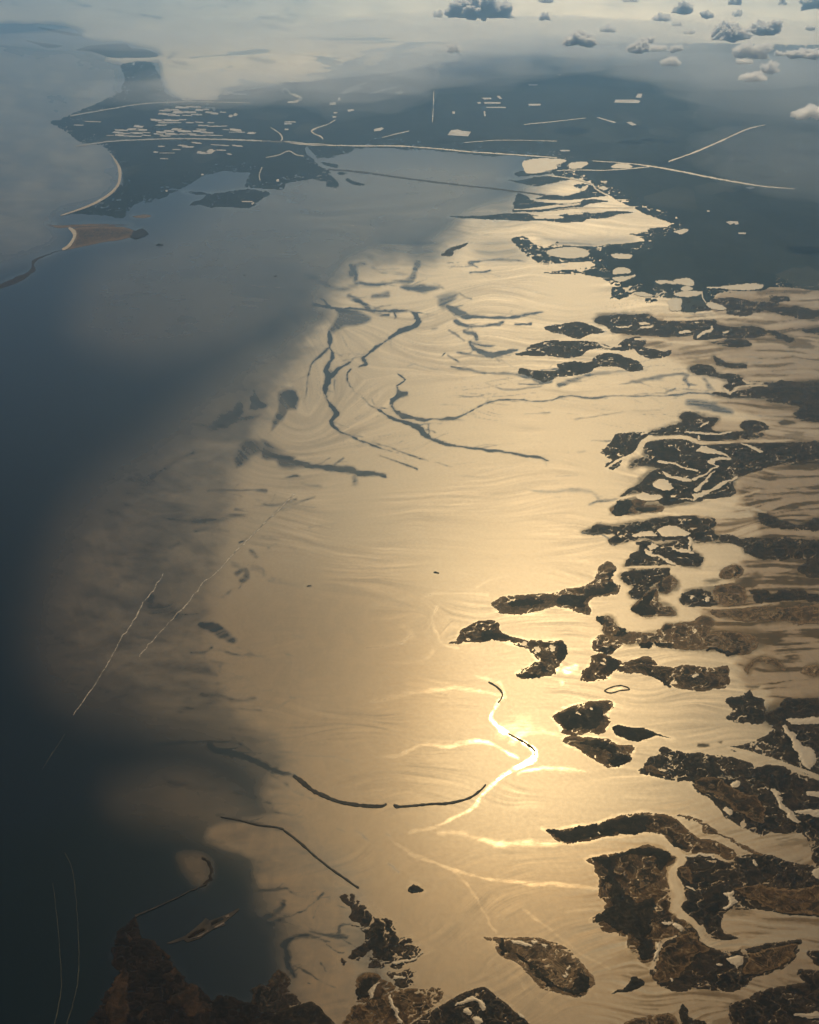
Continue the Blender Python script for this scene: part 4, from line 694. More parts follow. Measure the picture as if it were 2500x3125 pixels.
DIKES = [
 ('breakwater', 'long black curved breakwater with a hooked end, left of the gap', 'breakwater', 'K185,318,9 230,350,14 290,400,13 360,435,12 450,470,11 560,490,10 640,497,9 700,497,8 728,483,6'),
 ('breakwater', 'thinner dark curved breakwater right of the gap, meeting the white glint', 'breakwater', 'K770,488,9 790,500,9 850,497,6 930,490,7 1000,484,5 1080,480,7 1150,468,6 1220,445,7 1270,410,6 1310,370,4'),
 ('breakwater', 'straight dark breakwater with one elbow, running down to the ragged marsh', 'breakwater', 'J1290,560,3 1400,580,4 1500,605,5 1600,618,5 1660,632,5 K130,640,6 200,690,7 300,780,6 400,860,6 500,930,6 565,975,5'),
 ('breakwater', 'thin brown curved bank beside the brightest white channel', 'breakwater', 'H1325,1303,4 1370,1330,5 1405,1370,5 1400,1400,5 1380,1425,4'),
 ('causeway', 'long thin dark causeway running straight across the head of the lagoon', 'causeway', 'B385,990,5 520,1000,6 700,1022,5 900,1050,5 1080,1072,5 1300,1097,5 1500,1120,5 1660,1142,6'),
 ('bank', 'straight black bank between the green shallows and the navy basin, lower left', 'bank', 'J790,1140,9 900,1095,4 1000,1050,4 1100,1000,4 1205,955,4'),
 ('bank', 'thin brown bank wrapped round the inner bend of the white glinting channel', 'bank', 'K1440,72,4 1540,128,6 1592,165,7 1594,195,5'),
]
WAKES = [
 ('long pale boat wake slanting across the left lagoon, upper and longer of the pair', 'G1725,205,5 1600,330,6 1400,520,5 1250,680,4 1190,725,6 1130,800,5 1060,885,6 990,960,5 910,1045,4 850,1110,5 815,1160,3', 4),
 ('second pale boat wake, lower left, broken into bright dashes along its upper half', 'G960,675,4 935,705,4 890,780,5 835,850,5 800,915,6 700,1070,4 600,1250,5 520,1370,4 430,1500,3', 4),
 ('short pale end of a wake in the dark deep water at the left', 'J380,80,2 340,140,3 290,215,4 250,280,4', 2),
 ('faint greenish wake curving to the bottom edge, left of the two', 'J310,950,2 335,1150,2.5 350,1350,3 360,1540,4 340,1680,5 315,1790,5', 2),
 ('faint greenish wake curving to the bottom edge, right of the two', 'J380,770,1.5 425,880,2 445,1050,2 458,1250,3 462,1400,4 452,1550,5 420,1680,6 385,1790,6', 2),
]
BOATS = [
 ('dark little boat trailing a short white wake, in the middle of the gold flats', 'H1020,667', 34, -18), ('dark speck of a boat beside a faint streak, left part of the gold flats', 'H275,744', 24, 20),
 ('dark boat on the blue lagoon off the beach island tip', 'D935,92', 40, 0), ('tiny dark boat on the blue-grey lagoon, upper one', 'D1430,267', 16, 0), ('tiny dark boat on the blue-grey lagoon, right of the other tiny one', 'D1612,273', 18, 10),
]
FRAMES = [('small ring-shaped bank round a bright fish pond, in the gold channel', 'I468,1357 500,1338 570,1326 618,1345 590,1354 560,1356 500,1368'),]
# clouds: label, sheet box x0,y0,x1,y1, height over width, seed
CLOUDS = [
 ('biggest cloud, wide and slate blue with a bright scalloped crest, cut by the top edge', 'B1095,-10 1455,118'), ('small wispy cloud stack left of the biggest slate-blue cloud', 'B995,52 1058,110'),
 ('small tidy white puff right of the biggest slate-blue cloud', 'B1618,80 1682,122'), ('faint white cloud scrap low over the pale mist', 'B1078,262 1165,312'),
 ('broad dark-bellied cloud, leftmost of the lower row', 'C210,198 425,272'), ('thin pale cloud scrap above the broad dark-bellied one', 'C435,152 545,190'),
 ('small cloud sitting on top of the triple row', 'C680,212 757,255'), ('left and largest cloud of the triple row', 'C600,253 740,312'), ('middle and palest cloud of the triple row', 'C738,260 830,303'), ('round grey right cloud of the triple row', 'C848,253 928,310'),
 ('lone cream cloud hanging below the triple row', 'C802,334 908,388'), ('pale bumpy cloud bank, high up, left of the dark ball cloud', 'C740,84 865,126'), ('small cream puff under the pale bumpy bank', 'C862,122 918,158'),
 ('dark ball-shaped cloud with a bright cap near the top edge', 'C878,22 972,88'), ('small dark square-ish cloud right of the ball-shaped one', 'C1032,62 1108,112'), ('low flat brownish cloud under the pale bumpy bank', 'C930,172 1003,203'),
 ('small cream cloud between the square-ish cloud and the top right', 'C1215,56 1272,102'), ('grey cloud cut by the top edge, right of centre', 'C1195,-14 1272,34'), ('large dark cloud with a frilled left side, right part of the sky', 'C1085,152 1318,242'),
 ('long flat-based dark cloud with a torn bright crest, right of the frilled one', 'C1298,128 1495,212'), ('small dark flat cloud at the right, level with the torn-crested one', 'C1640,145 1702,182'), ('tall cauliflower cloud, cream with grey folds', 'C1242,252 1408,352'),
 ('low pale fringe cloud under the cauliflower cloud', 'C1232,342 1340,378'), ('long dark slab cloud reaching the right edge', 'C1532,290 1760,345'), ('small dark knot of cloud left of the long slab', 'C1455,298 1520,332'), ('thin upright cream cloud below the cauliflower one', 'C1385,360 1478,436'),
 ('pale flat cloud above the grey haze at the right', 'C1258,422 1412,478'), ('large soft cream cloud cut by the right edge, lowest of all', 'C1565,622 1800,702'), ('thin cloud line at the top edge, right of the biggest', 'C572,-12 672,14'),
 ('greenish cloud corner at the top edge, far right', 'C1488,-14 1532,36'), ('blue-grey cloud mass in the top right corner', 'C1600,-40 1850,62'), ('small cloud touching the top edge right of the biggest one', 'C78,-14 172,18'),
]
# ------------------------------------------------------------------ water sheet
def seg_dist(px, py, q, w=None):
    best = np.full(px.shape, 1e9)
    for i in range(len(q) - 1):
        ax, ay = q[i]; bx, by = q[i + 1]
        dx, dy = bx - ax, by - ay
        L = dx * dx + dy * dy + 1e-9
        t = np.clip(((px - ax) * dx + (py - ay) * dy) / L, 0, 1)
        d = np.hypot(px - ax - t * dx, py - ay - t * dy)
        if w is not None: d = d - (w[i] + (w[i + 1] - w[i]) * t)
        np.minimum(best, d, out=best)
    return best

def inside(px, py, q):
    c = np.zeros(px.shape, bool)
    n = len(q)
    for i in range(n):
        ax, ay = q[i]; bx, by = q[(i + 1) % n]
        if ay == by: continue
        k = ((ay > py) != (by > py)) & (px < (bx - ax) * (py - ay) / (by - ay) + ax)
        c ^= k
    return c

def sstep(d, soft):
    t = np.clip(0.5 - d / (2 * soft), 0, 1)
    return t * t * (3 - 2 * t)

def flow_field(gx, gy):
    """direction of the tidal flow on a survey grid, from the channels, creeks and shores"""
    segs = []
    for lst, k in ((CHANNELS, 1.0), (WETS, 0.8)):
        for t, so, w in lst:
            q, _ = smooth_line(survey(t), False, 25); segs.append((q[:-1], q[1:], k))
    for t in CREEKS:
        q, _ = smooth_line(survey(t), False, 25); segs.append((q[:-1], q[1:], 0.8))
    for e in MARSHES:
        q, _ = smooth_line(survey(e[4]), True, 25); segs.append((q, np.roll(q, -1, 0), 0.25))
    for t, k in (('Z700,590 640,650 600,720 540,760 450,830 370,920 300,1000 240,1100 200,1250 180,1400 250,1500 400,1560', 0.8), ('Z780,560 700,640 660,740 600,850 500,980 420,1100 380,1250 400,1400', 0.6), ('Z600,1650 750,1750 900,1900 1000,2050', 1.5), ('J0,500 600,620 1100,680 1400,850', 1.0)):
        q, _ = smooth_line(survey(t), False, 25); segs.append((q[:-1], q[1:], k))
    a = np.vstack([s[0] for s in segs]); c = np.vstack([s[1] for s in segs])
    kk = np.concatenate([np.full(len(s[0]), s[2]) for s in segs])
    m = (a + c) / 2; d = c - a; L = np.hypot(d[:, 0], d[:, 1]); th = np.arctan2(d[:, 1], d[:, 0])
    C2, S2 = np.cos(2 * th) * L * kk, np.sin(2 * th) * L * kk
    u = np.full(gx.shape, 0.004); v = np.zeros(gx.shape)          # mild preference for the line of the shore
    for i in range(0, len(m), 200):
        dx = gx[..., None] - m[i:i + 200, 0]; dy = (gy[..., None] - m[i:i + 200, 1]) * 1.6
        w = 1.0 / (dx * dx + dy * dy + 900.0) ** 1.5
        u = u + (w * C2[i:i + 200]).sum(-1) * 30; v = v + (w * S2[i:i + 200]).sum(-1) * 30
    a2 = 0.5 * np.arctan2(v, u)
    return a2

def streaks(noise, U, V, steps, h):
    """noise smeared along the flow (rows, cols index units)"""
    nr, nc = noise.shape
    acc = noise.copy()
    r0, c0 = np.meshgrid(np.arange(nr, dtype=np.float32), np.arange(nc, dtype=np.float32), indexing='ij')
    for sg in (1, -1):
        r, c = r0.copy(), c0.copy(); pu = sg * np.ones_like(r); pr = np.zeros_like(r)
        for k in range(steps):
            ri = np.clip(r, 0, nr - 1).astype(np.int32); ci = np.clip(c, 0, nc - 1).astype(np.int32)
            u, v = U[ri, ci], V[ri, ci]
            s = np.sign(u * pu + v * pr); s[s == 0] = 1
            u, v = u * s, v * s
            c += h * u; r += h * v; pu, pr = u, v
            acc += noise[np.clip(r, 0, nr - 1).astype(np.int32), np.clip(c, 0, nc - 1).astype(np.int32)] * (1 - k / steps)
    acc -= acc.mean()
    return acc / acc.std()

def build_water():
    # a fan of rows: fine where the view is, coarse beyond; metres on the map
    dep = np.concatenate([np.radians(np.linspace(78, 61.5, 14, endpoint=False)),
                          PITCH - np.arctan((1562.5 - np.linspace(3180, -40, 1230)) / FPX),
                          np.radians(np.linspace(3.6, 2.0, 8))])
    s = np.concatenate([np.linspace(-0.95, -0.465, 26, endpoint=False), np.linspace(-0.465, 0.465, 1010), np.linspace(0.465, 0.95, 27)[1:]])
    Y = H / np.tan(dep)
    depth = Y * CP + H * SP
    X = depth[:, None] * s[None, :]
    YY = np.repeat(Y[:, None], len(s), 1)
    x, y = X.ravel(), YY.ravel()
    px, py = to_survey(x, y)
    nr, nc = len(dep), len(s)
    PX, PY = px.reshape(nr, nc), py.reshape(nr, nc)
    cx, cy = np.arange(-1200, 3800, 40.0), np.arange(-100, 3300, 40.0)
    GX, GY = np.meshgrid(cx, cy)
    ang = flow_field(GX, GY)
    gi = np.clip((PY - cy[0]) / 40, 0, len(cy) - 1.001); gj = np.clip((PX - cx[0]) / 40, 0, len(cx) - 1.001)
    i0, j0 = gi.astype(int), gj.astype(int); fi, fj = gi - i0, gj - j0
    def bil(A): return (A[i0, j0] * (1 - fi) + A[i0 + 1, j0] * fi) * (1 - fj) + (A[i0, j0 + 1] * (1 - fi) + A[i0 + 1, j0 + 1] * fi) * fj
    c2, s2 = bil(np.cos(2 * ang)), bil(np.sin(2 * ang))
    A = (0.5 * np.arctan2(s2, c2)).astype(np.float32) + (0.35 * fbm(PX / 120, PY / 70, 3, 61)).astype(np.float32)
    U, V = np.cos(A), np.sin(A)
    rs = np.random.RandomState(3)
    white = rs.rand(nr, nc).astype(np.float32)
    thread = streaks(white, U, V, 26, 1.0)
    patch = vnoise(PX / 16, PY / 7, 5).astype(np.float32) + 0.5 * vnoise(PX / 7, PY / 4, 6).astype(np.float32)
    band = streaks(patch, U, V, 34, 2.0)
    thread, band = thread.ravel(), band.ravel()
    wx = px + fbm(px / 60, py / 30, 5, 3) * 9 + fbm(px / 12, py / 7, 3, 8) * 2.0
    wy = py + fbm(px / 60, py / 30, 5, 13) * 5 + fbm(px / 12, py / 7, 3, 18) * 1.3
    sh = np.zeros_like(x); ch = np.zeros_like(x); mud = np.zeros_like(x)
    weed = np.zeros_like(x); wet = np.zeros_like(x); murk = np.zeros_like(x)
    def box(q, m):
        return np.where((wx > q[:, 0].min() - m) & (wx < q[:, 0].max() + m) & (wy > q[:, 1].min() - m) & (wy < q[:, 1].max() + m))[0]
    def poly(arr, txt, soft, k, stretch=None):
        q, _ = smooth_line(survey(txt), True, 14)
        idx = box(q, soft * 1.2)
        if not len(idx): return
        a, b = wx[idx], wy[idx]
        d = seg_dist(a, b, np.vstack([q, q[:1]]))
        d = np.where(inside(a, b, q), -d, d)
        arr[idx] = np.maximum(arr[idx], k * sstep(d, soft))
    def line(arr, txt, soft, k):
        q, w = smooth_line(survey(txt) if isinstance(txt, str) else txt, False, 8)
        idx = box(q, soft * 1.2 + w.max())
        if not len(idx): return
        d = seg_dist(wx[idx], wy[idx], q, w) + rag[idx] * min(1.0, 0.25 + w.mean() / 8)
        arr[idx] = np.maximum(arr[idx], k * sstep(d, soft * 1.15))
    rag = fbm(px / 18, py / 9, 4, 83) * 3.4 + fbm(px / 70, py / 40, 2, 84) * 4.0 + thread * 0.7
    for t, so, k in SHOALS_AND_LIGHT: poly(sh, t, so, k)
    rl = random.Random(12)
    for t, so, k in CHANNELS:
        line(ch, t, so, k)
        q, w = smooth_line(survey(t), False, 10)          # small side creeks
        if len(q) > 6 and w.max() > 2.4:
            for m in range(int(len(q) / 7) + 1):
                i = rl.randrange(1, len(q) - 1); dv = q[i + 1] - q[i - 1]; a = math.atan2(dv[1], dv[0]) + rl.choice((-1, 1)) * rl.uniform(.35, 1.0)
                p = q[i].copy(); pts = [(p[0], p[1], max(1.0, w[i] * .45))]
                n = rl.randint(3, 6)
                for s_ in range(n):
                    a += rl.uniform(-.4, .4); st = rl.uniform(6, 14); p = p + np.array([math.cos(a) * st * 1.4, math.sin(a) * st * .6])
                    pts.append((p[0], p[1], max(0.5, w[i] * .4 * (1 - (s_ + 1) / n))))
                line(ch, pts, 1.8, k * .75)
    for t, so, k in DEEPS: poly(ch, t, so, k)
    for t, so, k in MUDS_AND_VIGNETTE: poly(mud, t, so, k)
    for t, so, k in WEEDS:
        if k: poly(weed, t, so, k)
    for t, so, k in WETS: line(wet, t, so, k)
    for t, so, k in MURKS: poly(murk, t, so, k)
    # a wet rim round each marsh shore
    for e in MARSHES:
        q, _ = smooth_line(survey(e[4]), True, 10)
        idx = box(q, 16)
        if not len(idx): continue
        d = seg_dist(wx[idx], wy[idx], np.vstack([q, q[:1]]))
        if q[:, 0].mean() > 1930 and 850 < q[:, 1].mean() < 2050:
            weed[idx] = np.maximum(weed[idx], 0.55 * sstep(d - 7.0 - rag[idx] * 1.5, 7.0))
        else:
            wet[idx] = np.maximum(wet[idx], 0.45 * sstep(d - 6.0 + rag[idx] * .5, 4.0))
    # creeks between the marshes run clear of mud and weed
    clear = np.zeros_like(x)
    for t in CREEKS: line(clear, t, 2.5, 1.0)
    weed *= 1 - clear; mud *= 1 - 0.75 * clear; sh = np.maximum(sh, clear * 0.95)
    # the flow breaks the edges of shoals, channels and wet streaks
    nn = fbm(px / 90, py / 40, 5, 31)
    sh = np.clip(sh + (nn * 0.7 + fbm(px / 30, py / 14, 4, 36) * 0.25 + band * 0.05) * 2.0 * sh * (1 - sh) * np.clip((sh - 0.25) / 0.3, 0.15, 1), 0, 1)
    ch = np.clip(ch + (band * 0.35 + thread * 0.15) * 2.0 * ch * (1 - ch), 0, 1)
    mid = np.clip((py - 620) / 150, 0, 1) * np.clip((1560 - py) / 300, 0, 1) * np.clip(0.5 + fbm(px / 160, py / 80, 3, 91) * 1.4, 0, 1)
    ch = np.maximum(ch, np.clip((thread - 1.25) * 0.7, 0, 0.65) * mid * sh)
    wet = np.maximum(wet, np.clip((-thread - 1.4) * 0.6, 0, 0.6) * mid * sh)
    ch = np.maximum(ch, np.clip((fbm(px / 110 + fbm(px / 60, py / 60, 3, 55), py / 26 - px / 160, 5, 56) - 0.32) * 2.0, 0, 0.6) * np.clip((1000 - px) / 300, 0, 1) * sh)
    weed = np.maximum(weed, (1 - clear) * mud * np.clip((band * 0.7 + fbm(px / 90, py / 24, 5, 44) * 2.2 - 0.15) * 1.6, 0, 0.92) * np.clip((px - 1850) / 150, 0, 1))
    mud = np.clip(mud + (band * 0.3) * mud * (1 - mud) * 3 * np.clip((px - 1700) / 200, 0.1, 1), 0, 1)
    msk = np.clip(0.35 + 1.5 * fbm(px / 220, py / 110, 3, 71) + 0.6 * np.clip((1250 - py) / 300, 0, 1), 0.12, 1.2)
    msk = msk * np.clip((px - 550) / 450, 0.2, 1) * np.clip((py - 450) / 250, 0.3, 1)
    wet = wet * np.clip(0.8 + 0.9 * fbm(px / 40, py / 14, 4, 77) + thread * 0.2, 0.1, 1.6)
    me = bpy.data.meshes.new('water')
    co = np.stack([x, y, np.zeros_like(x)], 1).astype(np.float32)
    me.vertices.add(len(x)); me.vertices.foreach_set('co', co.ravel())
    r, c = np.meshgrid(np.arange(nr - 1), np.arange(nc - 1), indexing='ij')
    v0 = (r * nc + c).ravel()
    quads = np.stack([v0, v0 + 1, v0 + nc + 1, v0 + nc], 1).astype(np.int32)
    me.loops.add(quads.size); me.loops.foreach_set('vertex_index', quads.ravel())
    me.polygons.add(len(quads)); me.polygons.foreach_set('loop_start', np.arange(0, quads.size, 4, dtype=np.int32))
    me.update(calc_edges=True)
    for nm, chs in (('bed', (sh, ch, mud)), ('cover', (weed, wet, murk)), ('flow', (np.clip(0.5 + thread * 0.13 * msk, 0, 1), np.clip(0.5 + band * 0.13 * msk, 0, 1), np.zeros_like(x)))):
        at = me.attributes.new(nm, 'FLOAT_COLOR', 'POINT')
        at.data.foreach_set('color', np.stack([*chs, np.ones_like(x)], 1).astype(np.float32).ravel())
    o = link('water', me, M['water']); tag(o, kind='structure')
    # open ground out to the horizon
    R = 150000.0
    me = bpy.data.meshes.new('terrain')
    me.from_pydata([(-R, -R, -30), (R, -R, -30), (R, R, -30), (-R, R, -30)], [], [(0, 1, 2, 3)])
    tag(link('terrain', me, M['land']), kind='structure')

build_water()

# ------------------------------------------------------------------ land
def slab_object(name, txt, mat, top, rough=0.7, seed=0, parent=None, bottom=None, step=3.0):
    x, y = outline(txt, rough, seed, step, top)
    if parent is None:
        ox, oy = float(np.mean(x)), float(np.mean(y))
        me = fill_mesh(name, x, y, top, bottom, ox, oy)
        o = link(name, me, mat); o.location = (ox, oy, 0)
    else:
        me = fill_mesh(name, x, y, top, bottom, parent.location.x, parent.location.y)
        o = bpy.data.objects.new(name, me); COL.objects.link(o); me.materials.append(mat); o.parent = parent
    return o

def shore_object(name, txt, mat, top, rough=0.7, seed=0, parent=None, carve=0.0, inland=0.012, grow=0.0, cell=2.2, foot=-0.4, shore_px=24.0, clip=None):
    """marsh with a ragged shore: a relief of small cells kept where the surveyed outline, frayed by noise, is land"""
    q, _ = smooth_line(survey(txt), True, 6)
    if clip: q = np.clip(q, (clip[0], clip[1]), (clip[2], clip[3]))
    x0, y0 = q.min(0) - 14; x1, y1 = q.max(0) + 14
    gx, gy = np.meshgrid(np.arange(x0, x1, cell), np.arange(y0, y1, cell))
    gx = gx + 0.0; far = np.clip(gy / 1700.0, 0.22, 1.0)
    wx = gx + rough * (fbm(gx / 42, gy / 20, 4, seed) * 13 + fbm(gx / 9, gy / 5, 3, seed + 3) * 4.5)
    wy = gy + rough * far * (fbm(gx / 42, gy / 20, 4, seed + 11) * 8 + fbm(gx / 9, gy / 5, 3, seed + 7) * 3.5)
    a, b = wx.ravel(), wy.ravel()
    d = seg_dist(a, b, np.vstack([q, q[:1]])); d = np.where(inside(a, b, q), -d, d).reshape(gx.shape)
    f = d = d - grow
    if carve:
        r = np.abs(fbm(gx / 34 + 0.6 * fbm(gx / 30, gy / 15, 2, seed + 40), np.log(np.maximum(gy, 40.0) / 1000.0) * 1700 / 27.0, 4, seed + 21))
        w = carve * 0.075 * np.clip(1 + d / 34, 0, 1) + carve * inland
        f = np.where((d < 0) & (w > 0.002), np.maximum(f, (w - r) * 60), f)
    if name != 'mainland' and parent is None:
        for t in CREEKS:
            cq, cw = smooth_line(survey(t), False, 8)
            if cq[:, 0].max() < x0 or cq[:, 0].min() > x1 or cq[:, 1].max() < y0 or cq[:, 1].min() > y1: continue
            dist = seg_dist(gx + fbm(gx / 20, gy / 10, 3, 5) * 3, gy + fbm(gx / 20 + 30, gy / 10, 3, 6) * 2, cq, np.maximum(cw * 0.85, 2.3))
            f = np.maximum(f, -dist)
    ins = f < 0
    keep = (ins[:-1, :-1].astype(int) + ins[1:, :-1] + ins[:-1, 1:] + ins[1:, 1:]) >= 2
    zz = np.where(f > -1.0, foot, foot + (top - foot) * np.clip(-f / 7, 0.3, 1) * (0.75 + 0.5 * vnoise(gx / 12, gy / 7, seed + 2)))
    X, Y = ground(gx, gy, 1.0)
    used = np.zeros(gx.shape, bool)
    for k in ((slice(None, -1), slice(None, -1)), (slice(1, None), slice(None, -1)), (slice(None, -1), slice(1, None)), (slice(1, None), slice(1, None))): used[k] |= keep
    idx = np.full(gx.shape, -1); n = int(used.sum())
    if n == 0: return slab_object(name, txt, mat, top, rough, seed, parent, foot)
    idx[used] = np.arange(n)
    if parent is None: ox, oy = float(X[used].mean()), float(Y[used].mean())
    else: ox, oy = parent.location.x, parent.location.y
    co = np.stack([X[used] - ox, Y[used] - oy, zz[used]], 1).astype(np.float32)
    r, c = np.where(keep)
    quads = np.stack([idx[r + 1, c], idx[r + 1, c + 1], idx[r, c + 1], idx[r, c]], 1).astype(np.int32)
    me = bpy.data.meshes.new(name)
    me.vertices.add(n); me.vertices.foreach_set('co', co.ravel())
    me.loops.add(quads.size); me.loops.foreach_set('vertex_index', quads.ravel())
    me.polygons.add(len(quads)); me.polygons.foreach_set('loop_start', np.arange(0, quads.size, 4, dtype=np.int32))
    me.update(calc_edges=True)
    me.attributes.new('shore', 'FLOAT', 'POINT').data.foreach_set('value', np.clip(-f / shore_px, 0, 1)[used].astype(np.float32))
    me.polygons.foreach_set('use_smooth', [True] * len(quads))
    o = bpy.data.objects.new(name, me); COL.objects.link(o); me.materials.append(mat)
    if parent is None: o.location = (ox, oy, 0)
    else: o.parent = parent
    return o

tag(shore_object('mainland', MAINLAND, M['land'], 3.0, 0.7, 4, carve=0.9, inland=0.0, cell=2.4, clip=(-200, -30, 2900, 2000)), kind='structure')

NAMES = {'spit': 'marsh_spit', 'sand_hook': 'sandbar', 'low_bar': 'sandbar', 'spit_bar': 'sandbar', 'beach_island': 'sand_island', 'lagoon_islet': 'wooded_island',
         'maroon': 'headland', 'far_a': 'far_island', 'far_b': 'far_island', 'far_c': 'far_island', 'fish': 'islet', 'wedge': 'islet', 'tiny_islet': 'islet', 'knob': 'islet',
         'bean_islet': 'islet', 'mouth_islet': 'islet', 'e1': 'islet', 'i5': 'islet', 'i7': 'islet', 'i8': 'islet', 'dark_corner': 'bank'}
CATS = {'marsh_spit': 'marsh', 'marsh_island': 'marsh', 'sandbar': 'sandbar', 'sand_island': 'island', 'wooded_island': 'island', 'headland': 'headland', 'far_island': 'island', 'islet': 'islet', 'bank': 'bank'}
CARVE = {'dark_corner': 0, 'pyramid': .25, 'ragged': 1.3, 'tatters': 1.2, 'tatters_b': 1.0, 'beach_island': 0, 'sand_hook': 0, 'low_bar': 0, 'spit_bar': 0, 'bean_islet': 0, 'mouth_islet': 0, 'far_a': 0, 'far_b': 0, 'far_c': 0, 'fish': 0, 'wedge': 0, 'tiny_islet': 0, 'e1': 0, 'f6b': .5, 'f6a': .4, 'f6c': .35, 'i2': .5, 'i3': .45, 'i1': .3, 'i4': .35, 'f1': .12, 'f2': .2, 'f3': .2, 'f4': .2, 'f5': .2, 'f5b': .2, 'm2': .1, 'm2b': .1, 'm5': .1, 'm6': .1, 'm7': .1, 'm8': .1, 'main_block': .8, 'boot': .5, 'broad': .8, 'upper_right': .8, 'sausage': .5, 'lagoon_islet': .2, 'oval': .5}
GROW = {k: 0.5 for k in ('fish', 'wedge', 'tiny_islet', 'sand_hook', 'low_bar', 'spit_bar', 'beach_island', 'bean_islet', 'mouth_islet', 'far_a', 'far_b', 'far_c', 'e1', 'lagoon_islet', 'maroon', 'dark_corner', 'pyramid', 'm2', 'm2b', 'm5', 'm6', 'm7', 'm8', 'ragged', 'main_block', 'boot', 'east_block', 'curved_arm', 'thin_arm')}
marsh_obj = {}
for k, (key, label, mat, rough, txt, pools, scrub) in enumerate(MARSHES):
    nm = NAMES.get(key, 'marsh_island')
    o = shore_object(nm, txt, M['earth' if key == 'maroon' else mat], 2.4, rough * 1.1, 20 + k, carve=CARVE.get(key, 0.4) * 0.75, grow=GROW.get(key, 3.5), clip=(-250, -60, 2900, 3300))
    tag(o, label, CATS[nm], 'marshes and islets of the lagoon')
    marsh_obj[key] = o
    for j, t in enumerate(scrub):
        shore_object('scrub', t, M['brown' if key == 'maroon' else 'marsh'] if mat == 'marsh_dark' else M['scrub'], 4.2, 1.3, 300 + k * 7 + j, o, foot=2.0)
    for j, t in enumerate(pools):
        shore_object('pool', t, M['pool'], 5.0, 0.9, 500 + k * 7 + j, o, cell=1.6, foot=4.5)
for key, t in (('maroon', 'P130,1430 250,1240 310,1240 312,1500 290,1811 190,1950 100,1811 90,1600'), ('maroon', 'P650,1300 700,1260 780,1220 840,1250 800,1330 720,1365'),
               ('maroon', 'P730,1540 900,1440 1020,1400 1060,1440 1050,1540 1220,1620 1180,1680 1080,1720 1000,1750 900,1680 860,1610 760,1590'), ('maroon', 'P420,1680 500,1620 540,1620 480,1700 450,1800 420,1760'), ('maroon', 'P280,865 390,905 300,945'), ('maroon', 'P580,950 745,1100 720,1125 620,1020')):
    shore_object('bare_earth', t, M['brown'], 4.2, 1.2, 900, marsh_obj[key], foot=2.0)
beach = slab_object('beach', 'A330,1318 375,1293 402,1230 385,1203 360,1200 385,1240 360,1285 325,1310', M['sand'], 3.4, 0.2, 5, marsh_obj['beach_island'], bottom=1.8)
tag(slab_object('beach', 'A575,803 610,840 638,890 636,950 612,998 565,1038 480,1084 350,1128 320,1132 400,1104 480,1072 555,1030 602,990 622,950 622,890 600,840', M['sand'], 5.0, 0.1, 6, bottom=1.0), kind='structure')
tag(shore_object('sand_tip', 'P1080,50 1150,80 1198,130 1192,215 1130,348 1100,338 1140,230 1150,150', M['brown'], 2.2, 1.2, 7), 'rusty brown sand tip where the straight black bank ends', 'sand tip')

for k, (label, t) in enumerate(BRIGHT_PONDS_ON_LAND):
    tag(shore_object('lagoon_pool', t, M['canal'], 5.2, 0.8, 700 + k, cell=1.8, foot=4.6), label, 'pool', 'pale pools in the dark shore land')
for k, (nm, t) in enumerate(CANALS):
    tag(ribbon(nm, t, 5.0 if nm != 'road' else 6.2, M['canal'], wob=0.8, seed=k, wscale=0.5, mi=0.6), kind='structure')

# plots on the plain
rng = random.Random(4)
for k, (u, v, w, h) in enumerate(PLOTS_PENINSULA):
    a = rng.uniform(-0.12, 0.12); w *= rng.uniform(.8, 1.05); h *= rng.uniform(.6, .95); sk = rng.uniform(-.6, .6) * h; n = rng.uniform(.3, .7)
    t = 'A' + ' '.join('%.1f,%.1f' % (u + i, v + j + i * a * 0.3) for i, j in ((-w / 2 + sk, -h / 2), (w * (n - .5) + sk, -h / 2), (w * (n - .45) + sk, -h / 2 + h * .25), (w / 2 + sk, -h / 2 + h * .25), (w / 2 - sk, h / 2), (-w * .2 - sk, h / 2), (-w * .22 - sk, h * .3), (-w / 2 - sk, h * .3)))
    q = np.array(survey(t)); x, y = ground(q[:, 0], q[:, 1], 6.5)
    ox, oy = float(x.mean()), float(y.mean())
    o = link('pale_plot', fill_mesh('pale_plot', x, y, 6.5, 2.9, ox, oy), M['plot']); o.location = (ox, oy, 0)
    tag(o, 'pale reflective plot in the dense cluster on the dark peninsula by the two canals', 'plot', 'pale plots clustered on the peninsula')
for label, t in PLOTS_MAIN:
    q = np.array(survey(t)); x, y = ground(q[:, 0], q[:, 1], 6.5)
    ox, oy = float(x.mean()), float(y.mean())
    o = link('pale_plot', fill_mesh('pale_plot', x, y, 6.5, 2.9, ox, oy), M['plot']); o.location = (ox, oy, 0)
    tag(o, label, 'plot', 'single pale plots on the plain')

# ------------------------------------------------------------------ banks, wakes, boats
for k, (nm, label, cat, t) in enumerate(DIKES):
    tag(ribbon(nm, t, 3.0, M['bank'], thick=4.0, wob=1.2, seed=80 + k, wscale=0.8), label, cat)
for k, (label, t, wob) in enumerate(WAKES):
    tag(ribbon('boat_wake', t, 0.6, M['foam' if k < 2 else 'faint_foam'], wob=wob, seed=90 + k, wscale=0.5, mi=0.7), label, 'wake', 'boat wakes on the lagoon')
for label, t in FRAMES:
    q, _ = smooth_line(survey(t), True, 3)
    pts = ' '.join('%s' % p for p in t.split())
    tag(ribbon('ring_bank', ' '.join(p + ',3' for p in t.split()) + ' ' + t.split()[0][1:] + ',3', 2.0, M['bank'], thick=3.0, wob=1.5, seed=7), label, 'bank')

